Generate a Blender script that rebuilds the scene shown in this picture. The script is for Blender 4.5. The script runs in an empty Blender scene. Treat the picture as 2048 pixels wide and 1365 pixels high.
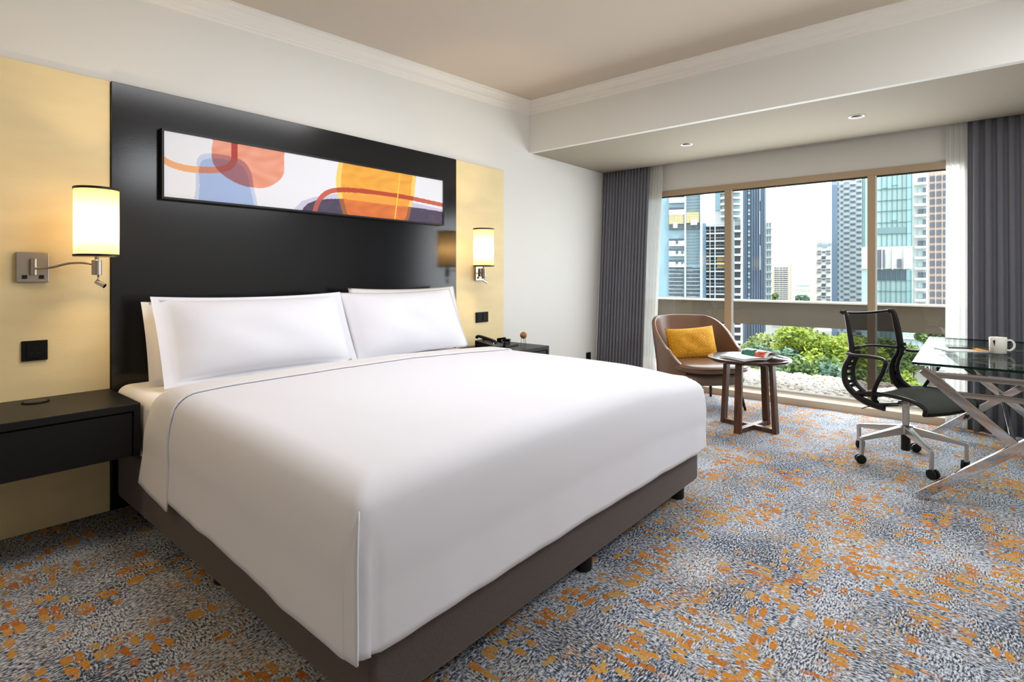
import bpy, bmesh, math, random
from mathutils import Vector, Matrix

# ------------------------------------------------------------------ camera
FPX, CX, HY, H = 1084.5, 1024.0, 553.0, 1.2
A = math.atan2(1940 - CX, FPX)
FW = Vector((math.cos(A), math.sin(A), 0)); RT = Vector((math.sin(A), -math.cos(A), 0))
SC = bpy.context.scene
COL = SC.collection
cam_d = bpy.data.cameras.new('camera'); cam = bpy.data.objects.new('camera', cam_d); COL.objects.link(cam)
cam.location = (0, 0, H); cam.rotation_euler = (math.pi / 2, 0, A - math.pi / 2)
cam_d.sensor_width = 36; cam_d.lens = FPX / 2048 * 36
cam_d.shift_y = -(682.5 - HY) / 2048
cam_d.clip_start = 0.02; cam_d.clip_end = 4000
SC.camera = cam
# ------------------------------------------------------------------ exposure and sky
SC.view_settings.view_transform = 'Standard'; SC.view_settings.look = 'None'
SC.view_settings.exposure = 0.38; SC.view_settings.gamma = 1.0
SC.view_settings.use_curve_mapping = False
SC.cycles.max_bounces = 9; SC.cycles.diffuse_bounces = 5; SC.cycles.glossy_bounces = 4
SC.cycles.transparent_max_bounces = 16; SC.cycles.transmission_bounces = 6
SC.cycles.sample_clamp_indirect = 6.0; SC.cycles.caustics_reflective = False; SC.cycles.caustics_refractive = False

def lin(c):
    return tuple((v / 12.92 if v <= 0.04045 else ((v + 0.055) / 1.055) ** 2.4) for v in c)
def rgb(r, g, b): return lin((r / 255, g / 255, b / 255))

W = bpy.data.worlds.new('world'); SC.world = W; W.use_nodes = True
nt = W.node_tree; nt.nodes.clear()
wo = nt.nodes.new('ShaderNodeOutputWorld'); bg = nt.nodes.new('ShaderNodeBackground')
tc = nt.nodes.new('ShaderNodeTexCoord'); sp = nt.nodes.new('ShaderNodeSeparateXYZ')
cr = nt.nodes.new('ShaderNodeValToRGB')
cr.color_ramp.elements[0].position = 0.0; cr.color_ramp.elements[0].color = (0.93, 0.97, 1.0, 1)
cr.color_ramp.elements[1].position = 0.9; cr.color_ramp.elements[1].color = (0.86, 0.93, 1.0, 1)
nt.links.new(tc.outputs['Generated'], sp.inputs[0]); nt.links.new(sp.outputs['Z'], cr.inputs[0])
nt.links.new(cr.outputs[0], bg.inputs['Color']); bg.inputs['Strength'].default_value = 2.1
nt.links.new(bg.outputs[0], wo.inputs['Surface'])

def light(name, kind, loc, energy, color=(1, 1, 1), rot=(0, 0, 0), size=None, sizey=None, **kw):
    d = bpy.data.lights.new(name, kind); d.energy = energy; d.color = color
    if kind == 'AREA':
        d.shape = 'RECTANGLE'; d.size = size; d.size_y = sizey
    for k, v in kw.items(): setattr(d, k, v)
    o = bpy.data.objects.new(name, d); COL.objects.link(o); o.location = loc; o.rotation_euler = rot
    return o
sun = light('sun', 'SUN', (0, 0, 40), 2.6, (1.0, 0.96, 0.88), Vector((-0.15, -0.55, 0.82)).to_track_quat('Z', 'Y').to_euler(), angle=math.radians(8))
por = light('window_portal', 'AREA', (5.93, 1.3, 1.1), 1, (1, 1, 1), (0, math.radians(90), 0), 2.1, 3.5)
por.data.cycles.is_portal = True
# added fill lights: extra daylight at the window, unseen area lights near the ceiling
light('daylight_fill_area', 'AREA', (5.72, 1.3, 1.15), 56, (0.90, 0.95, 1.0), (0, math.radians(90), 0), 1.9, 2.5)  # added just inside the glass to strengthen the daylight
light('bed_fill_area', 'AREA', (1.95, 1.72, 2.76), 26, (0.97, 0.975, 1.0), (math.radians(4), 0, 0), 1.9, 0.7)  # unseen overhead fill added to brighten the bed and upper wall
light('camera_side_fill_area', 'AREA', (2.9, -0.85, 2.5), 27, (0.93, 0.955, 1.0), (math.radians(38), 0, 0), 2.0, 0.6)  # unseen cool fill added for the foot side of the bed
light('warm_fill_area', 'AREA', (-1.0, 2.35, 2.5), 6, (1.0, 0.76, 0.50), (0, math.radians(-25), 0), 0.35, 0.35)  # unseen warm fill added on the left, no fitting there

# ------------------------------------------------------------------ materials
def newmat(name):
    m = bpy.data.materials.new(name); m.use_nodes = True
    return m, m.node_tree, m.node_tree.nodes['Principled BSDF']
def mat(name, c, rough=0.6, metal=0.0, bump=0.0, bscale=60, var=0.0, vscale=4, spec=None, stretch=(1, 1, 1), coat=0.0, sheen=0.0, c2=None):
    m, t, b = newmat(name)
    b.inputs['Base Color'].default_value = (*c, 1); b.inputs['Roughness'].default_value = rough
    b.inputs['Metallic'].default_value = metal
    if spec is not None: b.inputs['Specular IOR Level'].default_value = spec
    if coat: b.inputs['Coat Weight'].default_value = coat; b.inputs['Coat Roughness'].default_value = 0.12
    if sheen: b.inputs['Sheen Weight'].default_value = sheen
    if bump or var or c2:
        co = t.nodes.new('ShaderNodeTexCoord'); mp = t.nodes.new('ShaderNodeMapping')
        mp.inputs['Scale'].default_value = stretch
        t.links.new(co.outputs['Object'], mp.inputs[0])
    if bump:
        n = t.nodes.new('ShaderNodeTexNoise'); n.inputs['Scale'].default_value = bscale; n.inputs['Detail'].default_value = 3
        t.links.new(mp.outputs[0], n.inputs['Vector'])
        bp = t.nodes.new('ShaderNodeBump'); bp.inputs['Strength'].default_value = bump; bp.inputs['Distance'].default_value = 0.01
        t.links.new(n.outputs['Fac'], bp.inputs['Height']); t.links.new(bp.outputs[0], b.inputs['Normal'])
    if var or c2:
        n = t.nodes.new('ShaderNodeTexNoise'); n.inputs['Scale'].default_value = vscale; n.inputs['Detail'].default_value = 5
        t.links.new(mp.outputs[0], n.inputs['Vector'])
        r = t.nodes.new('ShaderNodeValToRGB'); r.color_ramp.elements[0].position = 0.35; r.color_ramp.elements[1].position = 0.65
        lo = c2 if c2 else tuple(v * (1 - var) for v in c)
        r.color_ramp.elements[0].color = (*lo, 1); r.color_ramp.elements[1].color = (*c, 1)
        t.links.new(n.outputs['Fac'], r.inputs[0]); t.links.new(r.outputs[0], b.inputs['Base Color'])
    return m
def thin(name, c, alpha, rough=0.8, translucent=0.0):
    """woven see-through cloth: part of the light goes straight through the weave"""
    m = bpy.data.materials.new(name); m.use_nodes = True; t = m.node_tree; t.nodes.clear()
    o = t.nodes.new('ShaderNodeOutputMaterial'); mx = t.nodes.new('ShaderNodeMixShader'); tr = t.nodes.new('ShaderNodeBsdfTransparent')
    d = t.nodes.new('ShaderNodeBsdfDiffuse'); d.inputs[0].default_value = (*c, 1)
    s = d
    if translucent:
        tl = t.nodes.new('ShaderNodeBsdfTranslucent'); tl.inputs[0].default_value = (*c, 1)
        m2 = t.nodes.new('ShaderNodeMixShader'); m2.inputs[0].default_value = translucent
        t.links.new(d.outputs[0], m2.inputs[1]); t.links.new(tl.outputs[0], m2.inputs[2]); s = m2
    mx.inputs[0].default_value = alpha
    t.links.new(tr.outputs[0], mx.inputs[1]); t.links.new(s.outputs[0], mx.inputs[2]); t.links.new(mx.outputs[0], o.inputs[0])
    return m
def glassmat(name, tint, gloss=0.5, rough=0.0, ior=1.5):
    m = bpy.data.materials.new(name); m.use_nodes = True; t = m.node_tree; t.nodes.clear()
    o = t.nodes.new('ShaderNodeOutputMaterial'); mx = t.nodes.new('ShaderNodeMixShader')
    tr = t.nodes.new('ShaderNodeBsdfTransparent'); tr.inputs[0].default_value = (*tint, 1)
    g = t.nodes.new('ShaderNodeBsdfGlossy'); g.inputs['Roughness'].default_value = rough
    fr = t.nodes.new('ShaderNodeFresnel'); fr.inputs[0].default_value = ior
    mu = t.nodes.new('ShaderNodeMath'); mu.operation = 'MULTIPLY'; mu.inputs[1].default_value = gloss
    t.links.new(fr.outputs[0], mu.inputs[0]); t.links.new(mu.outputs[0], mx.inputs[0])
    t.links.new(tr.outputs[0], mx.inputs[1]); t.links.new(g.outputs[0], mx.inputs[2]); t.links.new(mx.outputs[0], o.inputs[0])
    return m

M = {}
M['wall'] = mat('wall_paint', rgb(224, 223, 217), 0.75, bump=0.03, bscale=150)
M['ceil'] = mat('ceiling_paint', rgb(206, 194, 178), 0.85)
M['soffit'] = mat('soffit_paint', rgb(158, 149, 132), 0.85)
M['trim'] = mat('trim_paint', rgb(232, 228, 220), 0.55)
M['cream'] = mat('cream_vinyl', rgb(236, 216, 166), 0.65, bump=0.05, bscale=70, var=0.07, vscale=3, stretch=(1, 1, 3))
M['black_lacquer'] = mat('black_lacquer', (0.006, 0.0065, 0.008), 0.16, spec=0.45, bump=0.015, bscale=220)
M['black_wood'] = mat('black_wood', (0.009, 0.009, 0.009), 0.42, spec=0.25, bump=0.04, bscale=40, stretch=(2, 20, 20))
M['black'] = mat('black_plastic', (0.008, 0.008, 0.008), 0.38, spec=0.3)
M['blackrough'] = mat('black_matt', (0.006, 0.006, 0.006), 0.6, spec=0.15)
M['sheet'] = mat('white_cotton', rgb(231, 232, 240), 0.85, bump=0.02, bscale=300, sheen=0.15)
M['sheet2'] = mat('white_cotton_sheet', rgb(232, 231, 233), 0.85, bump=0.02, bscale=300)
M['base_fab'] = mat('brown_upholstery', rgb(88, 75, 69), 0.9, bump=0.35, bscale=420, var=0.3, vscale=260, sheen=0.2)
M['drape'] = mat('grey_drape', rgb(112, 113, 122), 0.85, bump=0.06, bscale=200, sheen=0.2)
M['sheer'] = thin('sheer_voile', (0.88, 0.88, 0.86), 0.72, translucent=0.5)
M['glass'] = glassmat('window_glass', (0.97, 0.985, 0.98), 0.55)
M['bronze'] = mat('bronze_frame', rgb(178, 156, 128), 0.45, metal=0.25)
M['dark_gasket'] = mat('dark_gasket', (0.02, 0.02, 0.02), 0.6)
M['sill'] = mat('cream_sill', rgb(214, 196, 172), 0.5)
M['chrome'] = mat('chrome', (0.60, 0.58, 0.57), 0.05, metal=1.0)
M['alu'] = mat('brushed_aluminium', (0.62, 0.60, 0.58), 0.28, metal=1.0)
M['nickel'] = mat('satin_nickel', (0.40, 0.35, 0.29), 0.3, metal=1.0)
M['leather'] = mat('brown_leather', rgb(122, 91, 70), 0.27, bump=0.05, bscale=90, spec=0.6)
M['leather2'] = mat('taupe_leather', rgb(120, 104, 92), 0.5, bump=0.05, bscale=90)
M['walnut'] = mat('walnut', rgb(98, 62, 36), 0.38, c2=rgb(66, 40, 24), vscale=7, stretch=(9, 9, 1))
M['walnut_top'] = mat('walnut_top', rgb(74, 46, 30), 0.13, c2=rgb(58, 36, 24), vscale=7, stretch=(1, 9, 1), spec=0.3)
M['mug'] = mat('white_ceramic', rgb(238, 234, 224), 0.15, spec=0.6)
M['paper'] = mat('paper', rgb(236, 236, 236), 0.35)
M['paper_print'] = mat('printed_paper', rgb(225, 228, 232), 0.3, var=0.25, vscale=26)
M['green_print'] = mat('green_print', rgb(30, 120, 95), 0.25)
M['red_print'] = mat('red_print', rgb(170, 52, 32), 0.25, c2=rgb(232, 120, 90), vscale=18)
M['orange'] = mat('orange_print', rgb(232, 160, 50), 0.4)
M['mesh_black'] = thin('black_mesh_weave', (0.014, 0.014, 0.013), 0.76)
M['mesh_seat'] = thin('grey_mesh_weave', (0.10, 0.10, 0.09), 0.93)
M['desk_glass'] = glassmat('desk_glass', (0.78, 0.86, 0.83), 0.36, ior=1.5)
M['glass_edge'] = mat('green_glass_edge', (0.002, 0.016, 0.009), 0.1, spec=0.2)
M['cork'] = mat('tan_wood_ball', rgb(165, 110, 62), 0.5, bump=0.3, bscale=120, var=0.3, vscale=60)
M['clear'] = glassmat('clear_acrylic', (0.85, 0.85, 0.82), 1.0)

# mustard cushion with a basket weave relief
m, t, b = newmat('mustard_weave'); b.inputs['Roughness'].default_value = 0.8; M['mustard'] = m
co = t.nodes.new('ShaderNodeTexCoord'); mp = t.nodes.new('ShaderNodeMapping'); mp.inputs['Rotation'].default_value = (0, math.radians(45), 0)
t.links.new(co.outputs['Object'], mp.inputs[0])
ck = t.nodes.new('ShaderNodeTexVoronoi'); ck.inputs['Scale'].default_value = 48; ck.inputs['Randomness'].default_value = 0.15; ck.distance = 'CHEBYCHEV'
t.links.new(mp.outputs[0], ck.inputs['Vector'])
r = t.nodes.new('ShaderNodeValToRGB'); r.color_ramp.elements[0].color = (*rgb(232, 168, 34), 1); r.color_ramp.elements[1].color = (*rgb(176, 112, 12), 1)
r.color_ramp.elements[0].position = 0.3; r.color_ramp.elements[1].position = 0.75
t.links.new(ck.outputs['Distance'], r.inputs[0]); t.links.new(r.outputs[0], b.inputs['Base Color'])
bp = t.nodes.new('ShaderNodeBump'); bp.invert = True; bp.inputs['Strength'].default_value = 0.9; bp.inputs['Distance'].default_value = 0.012
t.links.new(ck.outputs['Distance'], bp.inputs['Height']); t.links.new(bp.outputs[0], b.inputs['Normal'])

# lamp shade: fabric glowing from the bulb inside
m = bpy.data.materials.new('lamp_shade_fabric'); m.use_nodes = True; t = m.node_tree; t.nodes.clear(); M['shade'] = m
o_ = t.nodes.new('ShaderNodeOutputMaterial'); ad = t.nodes.new('ShaderNodeAddShader'); tl = t.nodes.new('ShaderNodeBsdfTranslucent'); em = t.nodes.new('ShaderNodeEmission')
tl.inputs[0].default_value = (0.36, 0.26, 0.13, 1)
co = t.nodes.new('ShaderNodeTexCoord'); sx = t.nodes.new('ShaderNodeSeparateXYZ'); t.links.new(co.outputs['Generated'], sx.inputs[0])
r = t.nodes.new('ShaderNodeValToRGB'); e = r.color_ramp.elements
e[0].position = 0; e[0].color = (0.80, 0.55, 0.20, 1); e[1].position = 1; e[1].color = (0.80, 0.52, 0.18, 1)
x = e.new(0.3); x.color = (1.6, 1.25, 0.70, 1); x = e.new(0.5); x.color = (2.1, 1.85, 1.25, 1); x = e.new(0.72); x.color = (1.5, 1.12, 0.58, 1)
t.links.new(sx.outputs['Z'], r.inputs[0]); t.links.new(r.outputs[0], em.inputs[0]); em.inputs[1].default_value = 0.50
t.links.new(tl.outputs[0], ad.inputs[0]); t.links.new(em.outputs[0], ad.inputs[1]); t.links.new(ad.outputs[0], o_.inputs[0])

# carpet
def carpet():
    m, t, b = newmat('carpet'); b.inputs['Roughness'].default_value = 0.95; b.inputs['Specular IOR Level'].default_value = 0.15
    N, L = t.nodes.new, t.links.new
    co = N('ShaderNodeTexCoord')
    def mapped(sc, rot=0):
        q = N('ShaderNodeMapping'); q.inputs['Scale'].default_value = sc; q.inputs['Rotation'].default_value = (0, 0, rot)
        L(co.outputs['Object'], q.inputs[0]); return q.outputs[0]
    def noise(v, s, d=2, rg=0.5):
        n = N('ShaderNodeTexNoise'); n.inputs['Scale'].default_value = s; n.inputs['Detail'].default_value = d; n.inputs['Roughness'].default_value = rg
        L(v, n.inputs['Vector']); return n.outputs['Fac']
    def ramp(f, stops, const=False):
        r = N('ShaderNodeValToRGB'); r.color_ramp.interpolation = 'CONSTANT' if const else 'LINEAR'
        el = r.color_ramp.elements
        while len(el) > 1: el.remove(el[-1])
        el[0].position = stops[0][0]; el[0].color = (*stops[0][1], 1)
        for p_, c_ in stops[1:]:
            k = el.new(p_); k.color = (*c_, 1)
        L(f, r.inputs[0]); return r.outputs[0]
    def mth(op, a_, b_):
        n = N('ShaderNodeMath'); n.operation = op
        for i, v in enumerate((a_, b_)):
            if isinstance(v, (int, float)): n.inputs[i].default_value = v
            else: L(v, n.inputs[i])
        return n.outputs[0]
    def mix(f, a_, b_):
        n = N('ShaderNodeMix'); n.data_type = 'RGBA'
        if isinstance(f, (int, float)): n.inputs[0].default_value = f
        else: L(f, n.inputs[0])
        L(a_, n.inputs[6]); L(b_, n.inputs[7]); return n.outputs[2]
    nx = noise(mapped((1, 2.6, 1)), 62, 3, 0.7)       # threads running along x
    ny = noise(mapped((2.6, 1, 1)), 62, 3, 0.7)       # threads running along y
    big = noise(mapped((1, 1, 1)), 1.9, 3, 0.6)
    sel = noise(mapped((1.0, 1.3, 1)), 5.0, 2)
    s1 = ramp(sel, [(0.44, (0, 0, 0)), (0.56, (1, 1, 1))])
    mixn = N('ShaderNodeMix'); mixn.data_type = 'FLOAT'; L(s1, mixn.inputs[0]); L(nx, mixn.inputs[2]); L(ny, mixn.inputs[3])
    val = mth('ADD', mixn.outputs[0], mth('MULTIPLY', mth('SUBTRACT', big, 0.485), 0.26))
    base = ramp(val, [(0.40, rgb(42, 50, 64)), (0.455, rgb(82, 91, 106)), (0.49, rgb(134, 142, 154)), (0.535, rgb(188, 193, 201)), (0.60, rgb(222, 224, 228))])
    # thin gold threads
    gn = noise(mapped((1.2, 2.6, 1)), 34, 2, 0.6)
    gm = mth('MULTIPLY', ramp(gn, [(0.55, (0, 0, 0)), (0.60, (1, 1, 1))]), ramp(noise(mapped((1, 1, 1)), 3.1, 2), [(0.46, (0, 0, 0)), (0.58, (0.75, 0.75, 0.75))]))
    gold = N('ShaderNodeRGB'); gold.outputs[0].default_value = (*rgb(178, 138, 62), 1)
    base = mix(gm, base, gold.outputs[0])
    # orange dashes, in rows along the two directions of the weave
    wob = N('ShaderNodeTexNoise'); wob.inputs['Scale'].default_value = 22; L(co.outputs['Object'], wob.inputs['Vector'])
    def dashes(sc, scale, thr, lo, seed):
        q = N('ShaderNodeMapping'); q.inputs['Scale'].default_value = sc; q.inputs['Location'].default_value = (seed, seed * 2.3, 0)
        va = N('ShaderNodeVectorMath'); va.operation = 'MULTIPLY_ADD'; va.inputs[1].default_value = (0.038, 0.034, 0)
        L(wob.outputs['Color'], va.inputs[0]); L(co.outputs['Object'], va.inputs[2]); L(va.outputs[0], q.inputs[0])
        vo = N('ShaderNodeTexVoronoi'); vo.voronoi_dimensions = '2D'; vo.distance = 'MINKOWSKI'; vo.inputs['Exponent'].default_value = 3.2
        vo.inputs['Scale'].default_value = scale; vo.inputs['Randomness'].default_value = 0.62
        L(q.outputs[0], vo.inputs['Vector'])
        inside = ramp(vo.outputs['Distance'], [(thr, (1, 1, 1)), (thr + 0.06, (0, 0, 0))])
        sc_ = N('ShaderNodeSeparateColor'); L(vo.outputs['Color'], sc_.inputs[0])
        pick = ramp(sc_.outputs[0], [(lo, (0, 0, 0)), (lo + 0.02, (1, 1, 1))])
        return mth('MULTIPLY', inside, pick), sc_.outputs[1]
    d1, h1 = dashes((2.3, 1.0, 1), 13.0, 0.34, 0.42, 0.0)
    d2, h2 = dashes((1.0, 2.5, 1), 11.5, 0.31, 0.52, 3.7)
    clump1 = ramp(noise(mapped((0.7, 1.9, 1)), 2.9, 2), [(0.47, (0, 0, 0)), (0.53, (1, 1, 1))])
    clump2 = ramp(noise(mapped((1.3, 0.8, 1)), 3.7, 2), [(0.53, (0, 0, 0)), (0.58, (1, 1, 1))])
    msk = mth('MAXIMUM', mth('MULTIPLY', d1, clump1), mth('MULTIPLY', d2, clump2))
    frn = noise(mapped((1, 2.5, 1)), 75, 2, 0.6)
    fr = ramp(frn, [(0.36, (0.25, 0.25, 0.25)), (0.46, (1, 1, 1))])
    msk = mth('MULTIPLY', msk, fr)
    oc = ramp(h1, [(0.0, rgb(182, 104, 34)), (0.5, rgb(208, 140, 50)), (1.0, rgb(200, 158, 84))])
    L(mix(msk, base, oc), b.inputs['Base Color'])
    bn = noise(co.outputs['Object'], 260, 2)
    bpn = N('ShaderNodeBump'); bpn.inputs['Strength'].default_value = 0.5; bpn.inputs['Distance'].default_value = 0.006
    L(bn, bpn.inputs['Height']); L(bpn.outputs[0], b.inputs['Normal'])
    return m
M['carpet'] = carpet()

# ------------------------------------------------------------------ mesh helpers
class MB:
    def __init__(s): s.v = []; s.f = []
    def add(s, vs, fs):
        n = len(s.v); s.v += [tuple(v) for v in vs]; s.f += [tuple(i + n for i in f) for f in fs]; return s
    def box(s, x0, x1, y0, y1, z0, z1):
        x0, x1 = sorted((x0, x1)); y0, y1 = sorted((y0, y1)); z0, z1 = sorted((z0, z1))
        return s.add([(x0, y0, z0), (x1, y0, z0), (x1, y1, z0), (x0, y1, z0), (x0, y0, z1), (x1, y0, z1), (x1, y1, z1), (x0, y1, z1)],
                     [(0, 3, 2, 1), (4, 5, 6, 7), (0, 1, 5, 4), (1, 2, 6, 5), (2, 3, 7, 6), (3, 0, 4, 7)])
    def bar(s, p, q, w, h, up=(0, 0, 1), w2=None, h2=None):
        """rectangular bar from p to q; w across, h along up"""
        p = Vector(p); q = Vector(q); d = (q - p).normalized(); up = Vector(up)
        sd = d.cross(up).normalized(); u = sd.cross(d).normalized()
        w2 = w if w2 is None else w2; h2 = h if h2 is None else h2
        vs = []
        for c, ww, hh in ((p, w, h), (q, w2, h2)):
            for a_, b_ in ((-1, -1), (1, -1), (1, 1), (-1, 1)): vs.append(c + sd * a_ * ww / 2 + u * b_ * hh / 2)
        return s.add(vs, [(0, 1, 2, 3), (7, 6, 5, 4), (0, 4, 5, 1), (1, 5, 6, 2), (2, 6, 7, 3), (3, 7, 4, 0)])
    def tube(s, pts, r, n=12, rs=None, flat=1.0, up=(0, 0, 1)):
        pts = [Vector(p) for p in pts]; k = len(pts); vs = []; up = Vector(up)
        prev = None
        for i, p in enumerate(pts):
            d = (pts[min(i + 1, k - 1)] - pts[max(i - 1, 0)]).normalized()
            if prev is None:
                u = up if abs(d.dot(up)) < 0.95 else Vector((1, 0, 0))
                a_ = d.cross(u).normalized()
            else:
                a_ = (prev - d * prev.dot(d)).normalized()
            prev = a_; b_ = d.cross(a_)
            rr = rs[i] if rs else r
            for j in range(n):
                t_ = 2 * math.pi * j / n
                vs.append(p + a_ * math.cos(t_) * rr + b_ * math.sin(t_) * rr * flat)
        fs = [(i * n + j, i * n + (j + 1) % n, (i + 1) * n + (j + 1) % n, (i + 1) * n + j) for i in range(k - 1) for j in range(n)]
        fs += [tuple(reversed(range(n))), tuple((k - 1) * n + j for j in range(n))]
        return s.add(vs, fs)
    def lathe(s, prof, c=(0, 0, 0), n=32, cap=True):
        vs = []; k = len(prof)
        for r_, z_ in prof:
            for j in range(n):
                t_ = 2 * math.pi * j / n; vs.append((c[0] + r_ * math.cos(t_), c[1] + r_ * math.sin(t_), c[2] + z_))
        fs = [(i * n + j, i * n + (j + 1) % n, (i + 1) * n + (j + 1) % n, (i + 1) * n + j) for i in range(k - 1) for j in range(n)]
        if cap: fs += [tuple(reversed(range(n))), tuple((k - 1) * n + j for j in range(n))]
        return s.add(vs, fs)
    def grid(s, nu, nv, fn, closed_u=False):
        vs = [fn(i / (nu if closed_u else nu - 1), j / (nv - 1)) for j in range(nv) for i in range(nu)]
        m_ = nu if closed_u else nu - 1
        return s.add(vs, [(j * nu + i, j * nu + (i + 1) % nu, (j + 1) * nu + (i + 1) % nu, (j + 1) * nu + i) for j in range(nv - 1) for i in range(m_)])
    def prism(s, poly, axis, a0, a1):
        """poly of 2D points extruded along axis ('x','y','z') from a0 to a1"""
        k = len(poly)
        def P(p, a_):
            return {'x': (a_, p[0], p[1]), 'y': (p[0], a_, p[1]), 'z': (p[0], p[1], a_)}[axis]
        vs = [P(p, a0) for p in poly] + [P(p, a1) for p in poly]
        return s.add(vs, [(i, (i + 1) % k, k + (i + 1) % k, k + i) for i in range(k)] + [tuple(reversed(range(k))), tuple(range(k, 2 * k))])
    def ball(s, c, r, seg=12, ring=8, sc=(1, 1, 1)):
        def fn(u, v):
            t_ = 2 * math.pi * u; p_ = math.pi * (v * 0.998 + 0.001)
            return (c[0] + r * sc[0] * math.sin(p_) * math.cos(t_), c[1] + r * sc[1] * math.sin(p_) * math.sin(t_), c[2] - r * sc[2] * math.cos(p_))
        return s.grid(seg, ring, fn, True)
    def build(s, name, m, parent=None, smooth=False, bevel=0, seg=2, solid=0, sub=0, loc=None):
        me = bpy.data.meshes.new(name); me.from_pydata(s.v, [], s.f)
        bm_ = bmesh.new(); bm_.from_mesh(me); bmesh.ops.recalc_face_normals(bm_, faces=bm_.faces); bm_.to_mesh(me); bm_.free()
        me.materials.append(m if not isinstance(m, str) else M[m])
        if smooth: me.polygons.foreach_set('use_smooth', [True] * len(me.polygons))
        o = bpy.data.objects.new(name, me); COL.objects.link(o)
        if parent: o.parent = parent
        if loc: o.location = loc
        if solid:
            q = o.modifiers.new('solid', 'SOLIDIFY'); q.thickness = solid; q.offset = 0
        if sub:
            q = o.modifiers.new('sub', 'SUBSURF'); q.levels = sub; q.render_levels = sub
        if bevel:
            q = o.modifiers.new('bevel', 'BEVEL'); q.width = bevel; q.segments = seg; q.limit_method = 'ANGLE'; q.angle_limit = math.radians(40)
            if not smooth:
                me.polygons.foreach_set('use_smooth', [True] * len(me.polygons))
                w_ = o.modifiers.new('wn', 'WEIGHTED_NORMAL'); w_.keep_sharp = False
        return o
def thing(name, label, cat, loc=(0, 0, 0), rz=0, group=None):
    o = bpy.data.objects.new(name, None); COL.objects.link(o); o.location = loc; o.rotation_euler = (0, 0, rz)
    o['label'] = label; o['category'] = cat
    if group: o['group'] = group
    o.empty_display_size = 0.1
    return o
def tag(o, label, cat, group=None):
    o['label'] = label; o['category'] = cat
    if group: o['group'] = group
    return o
def struct(o): o['kind'] = 'structure'; return o
def stuff(o): o['kind'] = 'stuff'; return o
def copy_tree(o, parent=None):
    c = o.copy(); COL.objects.link(c)
    if parent: c.parent = parent
    for ch in [k for k in bpy.data.objects if k.parent == o]: copy_tree(ch, c)
    return c
def catmull(pts, n=8):
    pts = [Vector(p) for p in pts]; out = []
    for i in range(len(pts) - 1):
        p0 = pts[max(i - 1, 0)]; p1 = pts[i]; p2 = pts[i + 1]; p3 = pts[min(i + 2, len(pts) - 1)]
        for k in range(n):
            t_ = k / n
            out.append(0.5 * ((2 * p1) + (p2 - p0) * t_ + (2 * p0 - 5 * p1 + 4 * p2 - p3) * t_ ** 2 + (-p0 + 3 * p1 - 3 * p2 + p3) * t_ ** 3))
    out.append(pts[-1]); return out
def sstep(a_, b_, x_):
    t_ = min(1, max(0, (x_ - a_) / (b_ - a_)))
    return t_ * t_ * (3 - 2 * t_)

# ------------------------------------------------------------------ room shell
WY = 3.375          # bed wall
XW = 5.80           # window wall
YR, XB = -1.25, -1.7
XBK = 4.26          # bulkhead face
def ZC(x): return 2.935 - 0.042 * (XBK - x) if x < XBK else 2.935
struct(MB().box(XB - .1, 5.56, YR - .1, WY + .1, -0.12, 0).build('floor', 'carpet'))
struct(MB().box(XB - .1, XW + 0.25, WY, WY + .15, 0, 3.1).build('wall_left', 'wall'))
struct(MB().box(XB - .1, XW + 0.25, YR - .15, YR, 0, 3.1).build('wall_right', 'wall'))
struct(MB().box(XB - .15, XB, YR - .1, WY + .1, 0, 3.1).build('wall_back', 'wall'))
cb = MB()
cb.prism([(XB - .1, ZC(XB - .1)), (XBK, ZC(XBK)), (XBK + .1, ZC(XBK)), (XBK + .1, 3.2), (XB - .1, 3.2)], 'y', YR - .1, WY + .1)
struct(cb.build('ceiling', 'ceil'))
# bulkhead: front face and soffit, and the curtain recess behind it
struct(MB().box(XBK, XBK + .05, YR, WY, 2.437, 2.98).build('wall_bulkhead', 'wall'))
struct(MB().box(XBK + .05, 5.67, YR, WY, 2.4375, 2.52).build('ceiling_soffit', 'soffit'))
struct(MB().box(XBK + .1, XW + .3, YR, WY, 2.70, 3.2).build('ceiling_recess', 'ceil'))
# window wall: lintel above, side pieces
struct(MB().box(XW, XW + .2, YR, WY, 2.160, 2.75).build('wall_window_head', 'wall'))
struct(MB().box(XW, XW + .2, 3.10, WY, 0, 2.16).build('wall_window_side', 'wall'))
struct(MB().box(XW, XW + .2, YR, -0.30, 0, 2.16).build('wall_window_far_side', 'wall'))
# low sill step under the glass
o = MB().box(5.55, XW + .06, YR, WY, -0.1, 0.064).build('trim_1', 'sill', bevel=0.006); struct(o)
# crown moulding, stepped profile
prof = [(0, 0), (0.075, 0), (0.075, -0.010), (0.062, -0.014), (0.060, -0.024), (0.042, -0.036), (0.030, -0.060), (0.026, -0.085), (0.016, -0.092), (0.014, -0.104), (0.006, -0.108), (0.004, -0.122), (0, -0.124)]
q = MB(); k = len(prof)
vs = [(XB, WY - d, ZC(XB) + z) for d, z in prof] + [(XBK - d, WY - d, ZC(XBK) + z) for d, z in prof]
q.add(vs, [(i, (i + 1) % k, k + (i + 1) % k, k + i) for i in range(k)])
struct(q.build('trim_2', 'trim', smooth=False))
q = MB(); vs = [(XBK - d, WY - d, ZC(XBK) + z) for d, z in prof] + [(XBK - d, YR, ZC(XBK) + z) for d, z in prof]
q.add(vs, [(i, (i + 1) % k, k + (i + 1) % k, k + i) for i in range(k)])
struct(q.build('trim_3', 'trim', smooth=False))

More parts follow.
